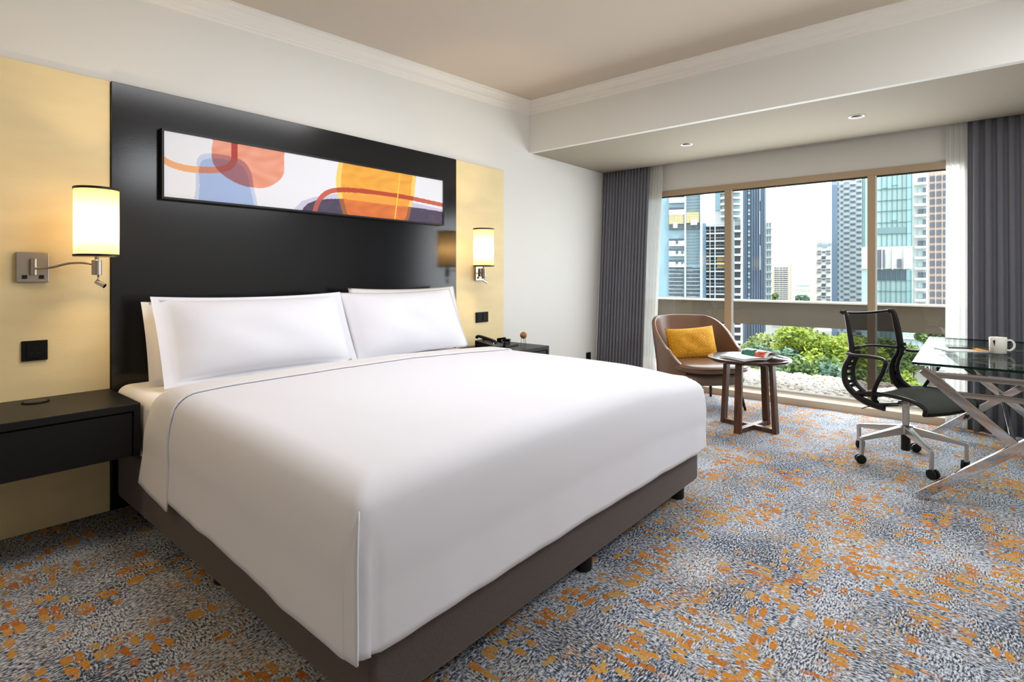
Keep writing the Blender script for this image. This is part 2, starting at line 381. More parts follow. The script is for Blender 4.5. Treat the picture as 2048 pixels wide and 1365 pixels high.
# wall panels behind the bed
HY0 = 3.353
def panel(name, x0, x1, m_, y0, label, cat):
    o = MB().box(x0, x1, y0, WY - .0005, 0.0, 2.20).build(name, m_, bevel=0.003); return tag(o, label, cat)
panel('wall_panel', -0.75, 0.793, 'cream', 3.362, 'tall cream wall panel on the left of the black headboard panel', 'wall panel')
panel('wall_panel', 3.235, 3.862, 'cream', 3.362, 'narrow cream wall panel between the black headboard and the white wall', 'wall panel')
panel('headboard_panel', 0.795, 3.233, 'black_lacquer', HY0, 'tall glossy black headboard panel on the wall behind the bed', 'headboard')

# ------------------------------------------------------------------ window
wf = thing('window_1', 'x', 'x'); del wf['label'], wf['category']; struct(wf)
Y0, Y1, ZB, ZT = -0.30, 3.10, 0.064, 2.145
MB().box(XW - .02, XW + .07, Y0, Y1, ZT - .046, ZT + .016).build('head_frame', 'bronze', wf, bevel=0.003)
MB().box(XW - .01, XW + .07, Y0, Y1, ZB, ZB + .012).build('bottom_frame', 'trim', wf, bevel=0.002)
MULL = [(1.905, 1.966), (0.650, 0.704)]
for a0, a1 in MULL:
    mu = MB().box(XW - .025, XW + .07, a0, a1, ZB, ZT - .04).build('mullion', 'bronze', wf, bevel=0.003)
    MB().box(XW - .012, XW + .03, a0 - .014, a0 - .0005, ZB, ZT - .046).build('gasket', 'trim', mu)
for a0, a1 in ((Y0, Y0 + .04), (Y1 - .04, Y1)):
    MB().box(XW - .01, XW + .07, a0, a1, ZB, ZT - .04).build('jamb', 'bronze', wf)
for a0, a1 in ((1.966, Y1 - .04), (0.704, 1.891), (Y0 + .04, 0.636)):
    MB().box(XW + .02, XW + .028, a0, a1, ZB + .01, ZT - .045).build('pane', 'glass', wf)
    MB().box(XW + .005, XW + .019, a0, a1, ZT - .058, ZT - .046).build('gasket', 'dark_gasket', wf)

# ------------------------------------------------------------------ curtains
def drape(name, y0, y1, xt, xb, zt, zb, folds, amp, m_, seed, cols=None, taper=0.0):
    rnd = random.Random(seed); n = folds * 12; ph = [rnd.uniform(-.35, .35) for _ in range(folds + 2)]; am = [rnd.uniform(.65, 1.25) for _ in range(folds + 2)]
    def fn(u, v):
        z = zt + (zb - zt) * v
        w = u * folds; i = int(w); fr = w - i
        a_ = am[i] * (1 - fr) + am[i + 1] * fr; p_ = ph[i] * (1 - fr) + ph[i + 1] * fr
        s_ = math.sin(2 * math.pi * w + p_ + 0.25 * math.sin(3 * v + i))
        x = xt + (xb - xt) * v + amp * a_ * s_ * (0.75 + 0.4 * v)
        y = y0 + (y1 - y0) * u + 0.25 * amp * math.sin(4 * math.pi * w + p_)
        if taper: y += taper * v * v * (1 if y1 > y0 else -1) * u
        return (x, y, z)
    o = MB().grid(n, 14, fn).build(name, m_, smooth=True, solid=0.003)
    return o
tag(drape('curtain', 3.355, 2.765, 5.685, 5.50, 2.47, 0.015, 15, 0.016, 'drape', 1), 'grey floor-length curtain gathered beside the white wall and armchair', 'curtain')
tag(drape('curtain', 0.012, -0.95, 5.695, 5.45, 2.47, 0.015, 14, 0.024, 'drape', 2), 'wide grey curtain with deep folds hanging behind the glass desk', 'curtain')
tag(drape('sheer_curtain', 2.80, 2.625, 5.745, 5.515, 2.60, 0.015, 5, 0.008, 'sheer', 3), 'narrow white sheer curtain behind the brown armchair', 'curtain')
tag(drape('sheer_curtain', 0.150, -0.06, 5.745, 5.49, 2.60, 0.015, 6, 0.010, 'sheer', 4), 'narrow white sheer curtain at the window end near the glass desk', 'curtain')

# ------------------------------------------------------------------ recessed downlights
def downlight(x, y, label):
    t_ = thing('downlight', label, 'ceiling light', (x, y, 2.437), group='recessed downlights in the soffit')
    MB().lathe([(0.038, -0.001), (0.056, -0.004), (0.058, 0.0), (0.038, 0.001)], n=28, cap=False).build('rim', 'trim', t_, smooth=True)
    MB().lathe([(0.037, 0.0), (0.03, 0.0005), (0.001, 0.0005)], n=24, cap=False).build('baffle', 'dark_gasket', t_)
    MB().box(-.008, .010, -.028, .028, -0.004, -0.0005).build('gimbal_bar', 'nickel', t_)
downlight(4.937, 2.03, 'small recessed downlight in the soffit nearer the grey curtain by the armchair')
downlight(4.921, 0.67, 'round recessed downlight in the soffit nearer the glass desk and wide curtain')

# ------------------------------------------------------------------ artwork
def in_poly(p, poly):
    x, y = p; c = False; j = len(poly) - 1
    for i in range(len(poly)):
        xi, yi = poly[i]; xj, yj = poly[j]
        if (yi > y) != (yj > y) and x < (xj - xi) * (y - yi) / (yj - yi) + xi: c = not c
        j = i
    return c
def seg_d(p, a_, b_):
    ax, ay = a_; bx, by = b_; dx, dy = bx - ax, by - ay
    t_ = max(0, min(1, ((p[0] - ax) * dx + (p[1] - ay) * dy) / (dx * dx + dy * dy + 1e-12)))
    return math.hypot(p[0] - ax - t_ * dx, p[1] - ay - t_ * dy)
def art():
    X0, X1, Z0, Z1 = 1.022, 3.043, 1.630, 1.987
    def wall_pt(zx, zy):                     # a point of the painting, measured on the print
        u = 300 + zx / 3.303; v = 240 + zy / 3.303
        d = FW * FPX + RT * (u - CX); t_ = HY0 / d.y
        return (d.x * t_, H + (HY - v) * t_)
    def smooth(poly):
        return [(p.x, p.y) for p in catmull([Vector((x, y, 0)) for x, y in poly + poly[:1]], 6)]
    P = lambda L_: [wall_pt(*p) for p in L_]
    blue = smooth(P([(288, 330), (300, 258), (345, 230), (450, 235), (580, 268), (640, 330), (664, 430), (668, 640), (310, 640), (288, 430)]))
    blue2 = smooth(P([(305, 340), (322, 282), (370, 262), (460, 265), (565, 292), (615, 345), (640, 430), (648, 640), (335, 640), (312, 430)]))
    coral = smooth(P([(388, 225), (398, 160), (440, 90), (840, 120), (866, 270), (862, 370), (800, 430), (720, 455), (600, 440), (480, 380), (405, 300)]))
    sunp = smooth(P([(1262, 270), (1450, 240), (1690, 330), (1706, 450), (1690, 560), (1630, 690), (1345, 690), (1262, 540), (1243, 400)]))
    sun2 = smooth(P([(1230, 270), (1450, 230), (1715, 320), (1730, 450), (1710, 570), (1640, 720), (1320, 700), (1232, 540), (1210, 400)]))
    purple = P([(985, 640), (990, 590), (1020, 558), (1080, 533), (1160, 525), (1250, 524), (1400, 545), (1600, 568), (1760, 585), (1990, 622), (1990, 780), (985, 780)])
    lav = P([(930, 640), (940, 585), (985, 540), (1060, 515), (1200, 492), (1400, 505), (1700, 545), (1990, 612), (1990, 780), (930, 780)])
    st1 = P([(60, 262), (130, 300), (220, 325), (320, 335), (430, 335), (500, 318), (535, 280), (541, 230), (541, 120)])
    st2 = P([(1068, 640), (1072, 600), (1095, 540), (1150, 485), (1240, 466), (1400, 475), (1600, 502), (1750, 530), (1990, 582)])
    yl = P([(1636, 320), (1618, 500), (1592, 700)])
    st1 = [(p.x, p.y) for p in catmull([Vector((a_, b_, 0)) for a_, b_ in st1], 4)]
    st2 = [(p.x, p.y) for p in catmull([Vector((a_, b_, 0)) for a_, b_ in st2], 4)]
    def near(p, L_, w):
        return any(abs(p[0] - a_[0]) < .12 and seg_d(p, a_, b_) < w for a_, b_ in zip(L_, L_[1:]))
    def mixc(a_, b_, f): return tuple(x + (y - x) * f for x, y in zip(a_, b_))
    rnd = random.Random(5)
    def col(p):
        wv = 0.5 + 0.5 * math.sin(p[0] * 23 + 3 * math.sin(p[1] * 31)) * math.cos(p[1] * 27 + 2 * math.sin(p[0] * 17))
        c = (233, 234, 240)
        b_, b2, co_, su, s2, pu, la = (in_poly(p, k_) for k_ in (blue, blue2, coral, sunp, sun2, purple, lav))
        if la and not pu: c = (200, 196, 220)
        if b_: c = (196, 206, 230)
        if b2: c = (160, 182, 222)
        if pu: c = (66, 56, 84) if wv < .6 else (76, 62, 88)
        if co_: c = mixc((236, 164, 136), (222, 138, 108), wv * .7)
        if co_ and b_: c = (178, 110, 108)
        if co_ and b2: c = (150, 98, 112)
        if s2 and not su: c = (246, 208, 110) if not pu else (150, 90, 50)
        if su: c = mixc((240, 176, 60), (232, 158, 48), wv)
        if su and la: c = (236, 160, 60)
        if su and pu: c = mixc((224, 122, 46), (206, 104, 44), wv)
        if near(p, st1, 0.0185 if p[0] < 1.5 else 0.020):
            c = (238, 172, 118)
            if b2: c = (196, 128, 100)
            if co_: c = (172, 52, 44) if p[1] > wall_pt(520, 260)[1] else (158, 70, 62)
        if near(p, st2, 0.0165):
            c = (196, 92, 72)
            if su or s2: c = (184, 62, 30)
            if pu: c = (176, 84, 76)
        if near(p, yl, 0.0045) and (su or s2): c = (252, 206, 64)
        return (*rgb(*c), 1)
    nx_, nz_ = 560, 104
    th = thing('framed_artwork', 'long horizontal abstract painting in a thin black frame on the headboard panel', 'picture', (0, 0, 0))
    yf = HY0 - 0.036
    vs = [(X0 + (X1 - X0) * i / nx_, yf, Z0 + (Z1 - Z0) * j / nz_) for j in range(nz_ + 1) for i in range(nx_ + 1)]
    cols = [c_ for v in vs for c_ in col((v[0], v[2]))]
    me = bpy.data.meshes.new('canvas')
    n1 = nx_ + 1
    me.from_pydata(vs, [], [(j * n1 + i, j * n1 + i + 1, (j + 1) * n1 + i + 1, (j + 1) * n1 + i) for j in range(nz_) for i in range(nx_)])
    at = me.color_attributes.new('paint', 'FLOAT_COLOR', 'POINT'); at.data.foreach_set('color', cols)
    m_, t_, b_ = newmat('painted_canvas'); b_.inputs['Roughness'].default_value = 0.6
    vc = t_.nodes.new('ShaderNodeVertexColor'); vc.layer_name = 'paint'; t_.links.new(vc.outputs[0], b_.inputs['Base Color'])
    me.materials.append(m_); o = bpy.data.objects.new('canvas', me); COL.objects.link(o); o.parent = th
    q = MB(); w = 0.012
    q.box(X0 - w, X0 - .001, yf - .006, HY0 - .0005, Z0 - w, Z1 + w).box(X1 + .001, X1 + w, yf - .006, HY0 - .0005, Z0 - w, Z1 + w)
    q.box(X0 - .001, X1 + .001, yf - .006, HY0 - .0005, Z0 - w, Z0 - .0005).box(X0 - .001, X1 + .001, yf - .006, HY0 - .0005, Z1 + .0005, Z1 + w)
    q.box(X0, X1, HY0 - .03, HY0 - .0005, Z0, Z1)
    q.build('picture_frame', 'black', th)
art()

# ------------------------------------------------------------------ wall lamps
def sconce(px, pz, sx, sy, label, arm_side):
    """px,pz centre of the wall plate; sx,sy axis of the shade"""
    yw = 3.362
    t_ = thing('wall_lamp', label, 'lamp', (px, yw, pz), group='bedside wall lamps')
    X = lambda x: x - px; Yy = lambda y: y - yw
    pl = MB().box(-.058, .058, -.028, -.0005, -.070, .070).build('wall_plate', 'nickel', t_, bevel=0.003)
    for dx in (-.030, .030):
        MB().box(dx - .009, dx + .009, -.034, -.0285, -.054, -.036).build('rocker_switch', 'black', pl, bevel=0.001)
    MB().tube([(-.0, -.045, -.036), (0, -.045, .040)], 0.012, 16).build('pivot', 'nickel', t_, smooth=False, bevel=0.002)
    MB().tube([(0, -.028, 0.0), (0, -.045, 0.0)], 0.008, 10).build('pivot_stem', 'nickel', t_)
    ex, ey = X(sx), Yy(sy)
    pts = catmull([(0, -.048, -.006), (0.25 * ex, .3 * ey - .03, -.002), (.55 * ex, .62 * ey, .018), (.8 * ex, .85 * ey, .020), (ex, ey, .010)], 6)
    MB().tube(pts, 0.0055, 10).build('swing_arm', 'nickel', t_, smooth=True)
    MB().lathe([(0.004, -.036), (0.019, -.036), (0.019, .034), (0.004, .034)], (ex, ey, 0), 24).build('socket_cup', 'nickel', t_, bevel=0.002)
    rd = MB().tube([(ex + .005, ey - .004, -.036), (ex + .005, ey - .004, -.062), (ex + .009, ey - .008, -.072)], 0.0035, 8).build('reading_light', 'nickel', t_, smooth=True)
    MB().tube([(ex - .002, ey + .002, -.066), (ex + .026, ey - .022, -.088)], 0.011, 14).build('spot_head', 'chrome', rd)
    z0, z1, R_ = .052, .368, .0865
    def fn(u, v):
        a_ = 2 * math.pi * u; return (ex + R_ * math.cos(a_), ey + R_ * math.sin(a_), z0 + (z1 - z0) * v)
    sh = MB().grid(40, 9, fn, True).build('lamp_shade', 'shade', t_, smooth=True)
    for z_ in (z0 - .002, z1 - .009):
        MB().lathe([(R_ + .0005, z_), (R_ + .003, z_), (R_ + .003, z_ + .011), (R_ + .0005, z_ + .011), (R_ + .0005, z_)], (ex, ey, 0), 40, cap=False).build('shade_trim', 'black', sh, smooth=False)
    q = MB()
    for k_ in range(3):
        a_ = k_ * 2.094; q.tube([(ex, ey, z0 + .014), (ex + R_ * math.cos(a_), ey + R_ * math.sin(a_), z0 + .006)], .0015, 6)
    q.tube([(ex, ey, .03), (ex, ey, z0 + .05)], .008, 10).build('shade_carrier', 'nickel', t_)
    l = light('bulb_light', 'POINT', (sx, sy, pz + .20), 7.5, (1.0, 0.70, 0.36), shadow_soft_size=0.03)
    l.parent = t_; l.location = (ex, ey, .20)
sconce(0.490, 1.242, 0.684, 3.12, 'wall lamp with lit white drum shade over the left bedside shelf', 1)
sconce(3.512, 1.232, 3.335, 3.13, 'wall lamp with lit white drum shade on the narrow cream panel right of the bed', -1)

# ------------------------------------------------------------------ sockets and switches
t_ = thing('wall_socket', 'black single power socket on the cream panel above the left bedside shelf', 'socket', (0.499, 3.362, 0.851))
MB().box(-.047, .047, -.010, -.0005, -.047, .047).build('faceplate', 'blackrough', t_, bevel=0.002)
MB().box(-.030, .030, -.0135, -.0105, -.033, .033).build('socket_insert', 'blackrough', t_, bevel=0.001)
q = MB()
for x_, z_ in ((0, .010), (-.012, -.012), (.012, -.012)): q.box(x_ - .004, x_ + .004, -.0145, -.0137, z_ - .004, z_ + .004)
q.box(-.002, .002, -.0145, -.0137, .017, .025); q.build('contact_holes', 'black', t_)
t_ = thing('light_switch', 'black double switch plate on the cream panel right of the bed', 'switch', (3.555, 3.362, 0.832))
MB().box(-.080, .080, -.010, -.0005, -.046, .046).build('faceplate', 'blackrough', t_, bevel=0.002)
for x_ in (-.036, .036): MB().box(x_ - .030, x_ + .030, -.014, -.0105, -.034, .034).build('rocker_switch', 'blackrough', t_, bevel=0.001)
t_ = thing('wall_socket', 'black socket low on the white wall near the gathered grey curtain', 'socket', (5.36, WY, 0.275))
MB().box(-.045, .045, -.010, -.0005, -.045, .045).build('faceplate', 'blackrough', t_, bevel=0.002)

# ------------------------------------------------------------------ bedside shelves
def bedside(x0, x1, yb, yf, z0, z1, label):
    t_ = thing('nightstand', label, 'nightstand', ((x0 + x1) / 2, yb, z0))
    ox, oy, oz = (x0 + x1) / 2, yb, z0
    def B(a0, a1, b0, b1, c0, c1): return MB().box(a0 - ox, a1 - ox, b0 - oy, b1 - oy, c0 - oz, c1 - oz)
    B(x0, x1, yf, yb, z1 - .034, z1).build('top_panel', 'black_wood', t_, bevel=0.003)
    for a_ in (x0, x1 - .026): B(a_, a_ + .026, yf, yb, z0, z1 - .0345).build('side_panel', 'black_wood', t_, bevel=0.002)
    B(x0 + .0265, x1 - .0265, yf + .02, yb, z0, z0 + .018).build('bottom_panel', 'black_wood', t_)
    B(x0 + .0265, x1 - .0265, yb - .02, yb, z0 + .0185, z1 - .0345).build('back_panel', 'black_wood', t_)
    B(x0 + .030, x1 - .030, yf + .006, yf + .024, z0 + .002, z1 - .040).build('drawer', 'black_wood', t_, bevel=0.002)
    return t_
bedside(-0.62, 0.790, 3.352, 2.865, 0.390, 0.628, 'wide black wall-mounted bedside shelf with drawer on the left of the bed')
bedside(3.240, 3.885, 3.361, 2.850, 0.385, 0.585, 'black wall-mounted bedside shelf on the right of the bed below the switches')
t_ = thing('charging_pad', 'flat round black charging pad on the left bedside shelf', 'charger', (0.485, 3.24, 0.629))
MB().lathe([(.001, 0), (.042, 0), (.042, .004), (.036, .006), (.001, .006)], n=32).build('pad', 'black', t_, bevel=0.001)
MB().lathe([(.046, 0), (.050, 0), (.050, .003), (.046, .003), (.046, 0)], n=32, cap=False).build('ring', 'blackrough', t_)

# phone, tray and ornament on the right bedside shelf
ZN = 0.586
t_ = thing('telephone', 'black desk telephone with handset on the right bedside shelf', 'telephone', (3.430, 3.150, ZN), math.radians(10))
q = MB(); q.prism([(-.095, 0), (.095, 0), (.095, .068), (-.095, .030)], 'x', -.085, .085); q.build('phone_base', 'black', t_, bevel=0.005)
for i in range(4):
    for j in range(3):
        MB().box(-.010 + j * .022, .006 + j * .022, -.010 - .0 + i * .02 - .035, .002 + i * .02 - .035, .040 + i * .004, .054 + i * .004).build('key', 'alu', t_)
hs = MB().tube(catmull([(-.050, .100, .085), (-.050, .08, .100), (-.050, 0, .086), (-.050, -.08, .066), (-.050, -.100, .048)], 5), .018, 12, rs=None, flat=.7).build('handset', 'black', t_, smooth=True)
MB().box(.012, .07, .045, .085, .060, .074).build('display', 'alu', t_, bevel=0.002)
t_ = thing('tray', 'dark tray holding a clear acrylic card box behind the telephone', 'tray', (3.63, 3.15, ZN))
MB().box(-.10, .085, -.09, .10, 0, .006).build('tray_base', 'black', t_, bevel=0.002)
q = MB(); q.box(-.10, .085, .094, .10, .006, .03).box(-.10, -.094, -.09, .094, .006, .03).box(-.094, .085, -.09, -.084, .006, .012); q.build('rim', 'black', t_)
t_ = thing('card_holder', 'clear acrylic holder with white cards standing in the dark tray', 'card holder', (3.63, 3.16, ZN + .007))
q = MB(); q.box(-.06, .06, -.03, -.027, 0, .05).box(-.06, .06, .027, .03, 0, .06).box(-.06, -.057, -.027, .027, 0, .05).box(.057, .06, -.027, .027, 0, .05); q.build('acrylic_walls', 'clear', t_)
MB().box(-.052, .0, -.012, .012, .0, .044).build('card_stack', 'paper', t_)
t_ = thing('ball_ornament', 'small tan ball ornament on thin dark legs on the right bedside shelf', 'ornament', (3.745, 3.03, ZN))
MB().ball((0, 0, .090), .031, 20, 12).build('ball', 'cork', t_, smooth=True)
for a_ in (.5, 2.6, 4.7):
    MB().tube([(.020 * math.cos(a_), .020 * math.sin(a_), .068), (.024 * math.cos(a_), .024 * math.sin(a_), 0)], .002, 6).build('leg', 'black', t_)

# ------------------------------------------------------------------ bed
BX0, BX1, BY0, BY1 = 0.815, 2.962, 1.150, 3.330
bed = thing('bed', 'king-size bed with dark brown upholstered base and white mattress', 'bed', ((BX0 + BX1) / 2, (BY0 + BY1) / 2, 0))
ox, oy = bed.location.x, bed.location.y
MB().box(BX0 - ox, BX1 - ox, BY0 - oy, BY1 - oy, .075, .335).build('bed_base', 'base_fab', bed, bevel=0.02, seg=3)
for x_ in (BX0 + .08, ox, BX1 - .14):
    for y_ in (BY0 + .06, oy, BY1 - .16):
        MB().lathe([(.028, 0), (.034, .006), (.034, .076)], (x_ - ox, y_ - oy, 0), 16).build('leg', 'black', bed)
mt = MB().box(BX0 - .012 - ox, BX1 - .01 - ox, BY0 + .01 - oy, BY1 - oy, .34, .650).build('mattress', 'sheet2', bed, bevel=0.055, seg=5)
mt['label'] = 'mattress in a white fitted sheet'

def hn(*a):
    s_ = 0
    for i, (f_, p_) in enumerate(((2.1, .3), (4.7, 1.9), (9.3, 4.1), (17.7, 2.2))): s_ += math.sin(a[0] * f_ + p_ + a[1] * (1.3 + i)) / (1.6 ** i)
    return s_ / 2.4
def cover(x0, x1, y0, y1, zfn, hem, name, m_, R=.07, foot=True, nx_=70, ny_=60, solid=.012, flare=0.0, wav=.006, sub=0, rb=.10, parent=None, skew=.0, slant=0):
    """cloth lying on the bed: a top sheet of quads with skirts falling over the sides"""
    vs = {}; V = []; F = []
    def rnd(x, y):                         # rounded foot corners in plan
        if not foot: return x, y
        for sx_, xe in ((-1, x0), (1, x1)):
            a_ = R - (x - xe) * -sx_; b_ = R - (y - y0)
            if a_ > 0 and b_ > 0:
                a_, b_ = min(a_, R), min(b_, R)
                a2 = a_ * math.sqrt(1 - b_ * b_ / (2 * R * R)); b2 = b_ * math.sqrt(1 - a_ * a_ / (2 * R * R))
                return xe - sx_ * (R - a2), y0 + R - b2
        return x, y
    def ndir(x, y):
        if foot and y < y0 + R + 1e-6:
            for sx_, xe in ((-1, x0), (1, x1)):
                cxr, cyr = xe - sx_ * R, y0 + R
                if (x - cxr) * sx_ > 0 and y < cyr:
                    v = Vector((x - cxr, y - cyr)); return v.normalized()
            if y <= y0 + 1e-6: return Vector((0, -1))
        return Vector((-1, 0)) if x < (x0 + x1) / 2 else Vector((1, 0))
    def edge_fall(d):                      # soft rounding of the top towards an edge at distance d
        if d >= rb: return 0
        return rb - math.sqrt(max(0, rb * rb - (rb - d) ** 2))
    def spread(n, lo, hi, both=True):
        out = []
        for i in range(n + 1):
            t_ = i / n
            out.append(lo + (hi - lo) * ((1 - math.cos(math.pi * t_)) / 2 * .6 + t_ * .4))
        return out
    xs = spread(nx_, x0, x1); ys = spread(ny_, y0, y1)
    def top(x, y):
        d = min(x - x0, x1 - x)
        if foot: d = min(d, y - y0)
        d = max(d, 0)
        rx, ry = rnd(x, y)
        z0x = rx
        rx += skew * max(0, (ry - 1.1) / 1.5) * max(0, 1 - (rx - x0) / .8)
        z = zfn(rx, ry) - min(edge_fall(d), rb)
        return (rx, ry, z)
    idx = {}
    for j, y in enumerate(ys):
        for i, x in enumerate(xs):
            idx[(i, j)] = len(V); V.append(top(x, y))
    for j in range(ny_):
        for i in range(nx_): F.append((idx[(i, j)], idx[(i + 1, j)], idx[(i + 1, j + 1)], idx[(i, j + 1)]))
    path = [(0, j) for j in range(ny_, -1, -1)]
    chains = []
    if foot:
        path += [(i, 0) for i in range(1, nx_ + 1)] + [(nx_, j) for j in range(1, ny_ + 1)]
        chains = [path]
    else:
        chains = [[(0, j) for j in range(ny_, -1, -1)], [(nx_, j) for j in range(ny_ + 1)]]
    K = 16
    for ch in chains:
        prev = None; s_ = 0; lastp = None
        for (i, j) in ch:
            p = Vector(V[idx[(i, j)]]); nd = ndir(p.x, p.y)
            if lastp is not None: s_ += (p.xy - lastp).length
            lastp = p.xy.copy()
            hz = hem(p.x, p.y, s_)
            row = [idx[(i, j)]]
            for k_ in range(1, K + 1):
                f_ = k_ / K; z = p.z + (hz - p.z) * f_
                out = flare * f_ + wav * hn(s_ * 2.2, 0.4) * f_ + .006 * math.sin(math.pi * min(1, f_ * 2)) 
                row.append(len(V)); V.append((p.x + nd.x * out, p.y + nd.y * out + slant * f_ * (p.y - y0) / (y1 - y0), z))
            if prev:
                for a_ in range(K): F.append((prev[a_], prev[a_ + 1], row[a_ + 1], row[a_]))
            prev = row
    q_ = MB(); q_.v = V; q_.f = F
    return q_.build(name, m_, parent, smooth=True, solid=solid)

def z_duvet(x, y):
    u = (x - 1.885) / 1.1; v = (y - 1.9) / .8
    base = .716 - .018 * u ** 4 - .026 * sstep(.1, .95, u) - .022 * sstep(.3, 1.0, u) * sstep(1.6, 1.15, y) - .020 * max(0, -v) ** 2 + .004 * hn(x * 1.4, y * 1.1)
    return base
def hem_duvet(x, y, s_):
    h = .280 + .010 * hn(s_ * 1.6, .7)
    if y < 1.2: h = .288 - .030 * sstep(1.2, 2.9, x) - .008 * math.sin(x * 2.0) + .006 * hn(s_ * 2.0, 1.1)
    if x < .9 and y < 1.25: h += .0
    return h
DX0, DX1, DY0 = 0.745, 2.985, 1.115
dv = cover(DX0, DX1, DY0, 2.55, z_duvet, hem_duvet, 'duvet', 'sheet', R=.045, flare=.010, skew=.052)
tag(dv, 'smooth white duvet covering the bed and falling over its foot end', 'duvet')
# folded pleat where the duvet meets at the near foot corner
q = MB()
def fnp(u, v):
    u = 1 - (1 - u) * sstep(-.02, .35, v)
    z = .645 - (.645 - .284) * v
    return (DX0 - .006 - .006 * v + .004 * u, DY0 + .036 - .052 * u + .003 * math.sin(5 * v), z)
q.grid(6, 16, fnp).build('corner_fold', 'sheet', dv, smooth=True, solid=.006)
# turned-back top sheet
def z_sheet(x, y):
    return z_duvet(x, y) + .013 - .020 * sstep(2.62, 2.72, y)
def hem_sheet(x, y, s_):
    return .250 + .13 * (y - 2.46)
sh = cover(.782, 2.975, 2.47, 2.72, z_sheet, hem_sheet, 'top_sheet', 'sheet2', foot=False, ny_=14, flare=.010, solid=.008, slant=.10, skew=0.0)
tag(sh, 'turned-back white top sheet band between the pillows and the duvet', 'sheet')

# pillows
def pillow(name, w, h, d, m_, flange=.045, seed=0, n=30, bow=.012):
    """lies in the local XZ plane, thickness along Y; origin at the bottom centre"""
    rd_ = random.Random(seed); pa, pb = rd_.uniform(0, 6), rd_.uniform(0, 6)
    def side(sg):
        def fn(u, v):
            x = (u * 2 - 1); z = (v * 2 - 1)
            ix = min(1, abs(x) / (1 - flange / w * 2)); iz = min(1, abs(z) / (1 - flange / h * .6))
            th = d / 2 * (max(0, 1 - ix ** 3.4) ** .62) * (max(0, 1 - iz ** 2.8) ** .62) + .004
            th += .004 * math.sin(7 * x + pa) * math.cos(5 * z + pb) * (1 - ix) * (1 - iz) * 4
            th += .022 * math.sin(z * 15 + 6 * x + pa) * (1 - ix) * ix ** 7 * (1 - iz ** 4)
            # pinched corners: the edge bows in between them
            bx = 1 - bow * (1 - abs(z) ** 2) ; bz = 1 - .075 * (1 - abs(x) ** 2.2)
            return (x * w / 2 * bx, sg * th, h / 2 + z * h / 2 * bz)
        return fn
    q_ = MB(); q_.grid(n, n, side(1)); q_.grid(n, n, side(-1))
    me_o = q_.build(name, m_, smooth=True)
    bm_ = bmesh.new(); bm_.from_mesh(me_o.data); bmesh.ops.remove_doubles(bm_, verts=bm_.verts, dist=.0085); bmesh.ops.recalc_face_normals(bm_, faces=bm_.faces); bm_.to_mesh(me_o.data); bm_.free()
    me_o.data.polygons.foreach_set('use_smooth', [True] * len(me_o.data.polygons))
    return me_o
def put(o, loc, lean, rz=0, tilt=0):
    o.location = loc
    o.rotation_euler = (Matrix.Rotation(rz, 3, 'Z') @ Matrix.Rotation(lean, 3, 'X') @ Matrix.Rotation(tilt, 3, 'Y')).to_euler()
PG = 'white pillows standing against the headboard'
p1 = pillow('pillow', 1.06, .478, .19, 'sheet', .055, 1); put(p1, (1.425, 2.905, .664), math.radians(-25), 0, math.radians(0)); tag(p1, 'front white pillow with loose open end, on the left of the bed', 'pillow', PG)
p2 = pillow('pillow', 1.00, .485, .19, 'sheet', .03, 2); put(p2, (2.440, 2.915, .660), math.radians(-25), 0, math.radians(-.6)); tag(p2, 'front white pillow on the right of the bed nearest the telephone', 'pillow', PG)
p3 = pillow('pillow', 1.00, .44, .15, 'sheet2', .04, 3); put(p3, (1.385, 3.085, .648), math.radians(-17)); tag(p3, 'rear white pillow behind the front left pillow, only its left edge showing', 'pillow', PG)
p4 = pillow('pillow', .98, .455, .15, 'sheet2', .03, 4); put(p4, (2.575, 3.085, .684), math.radians(-17)); tag(p4, 'rear white pillow behind the front right pillow, only its top edge showing', 'pillow', PG)

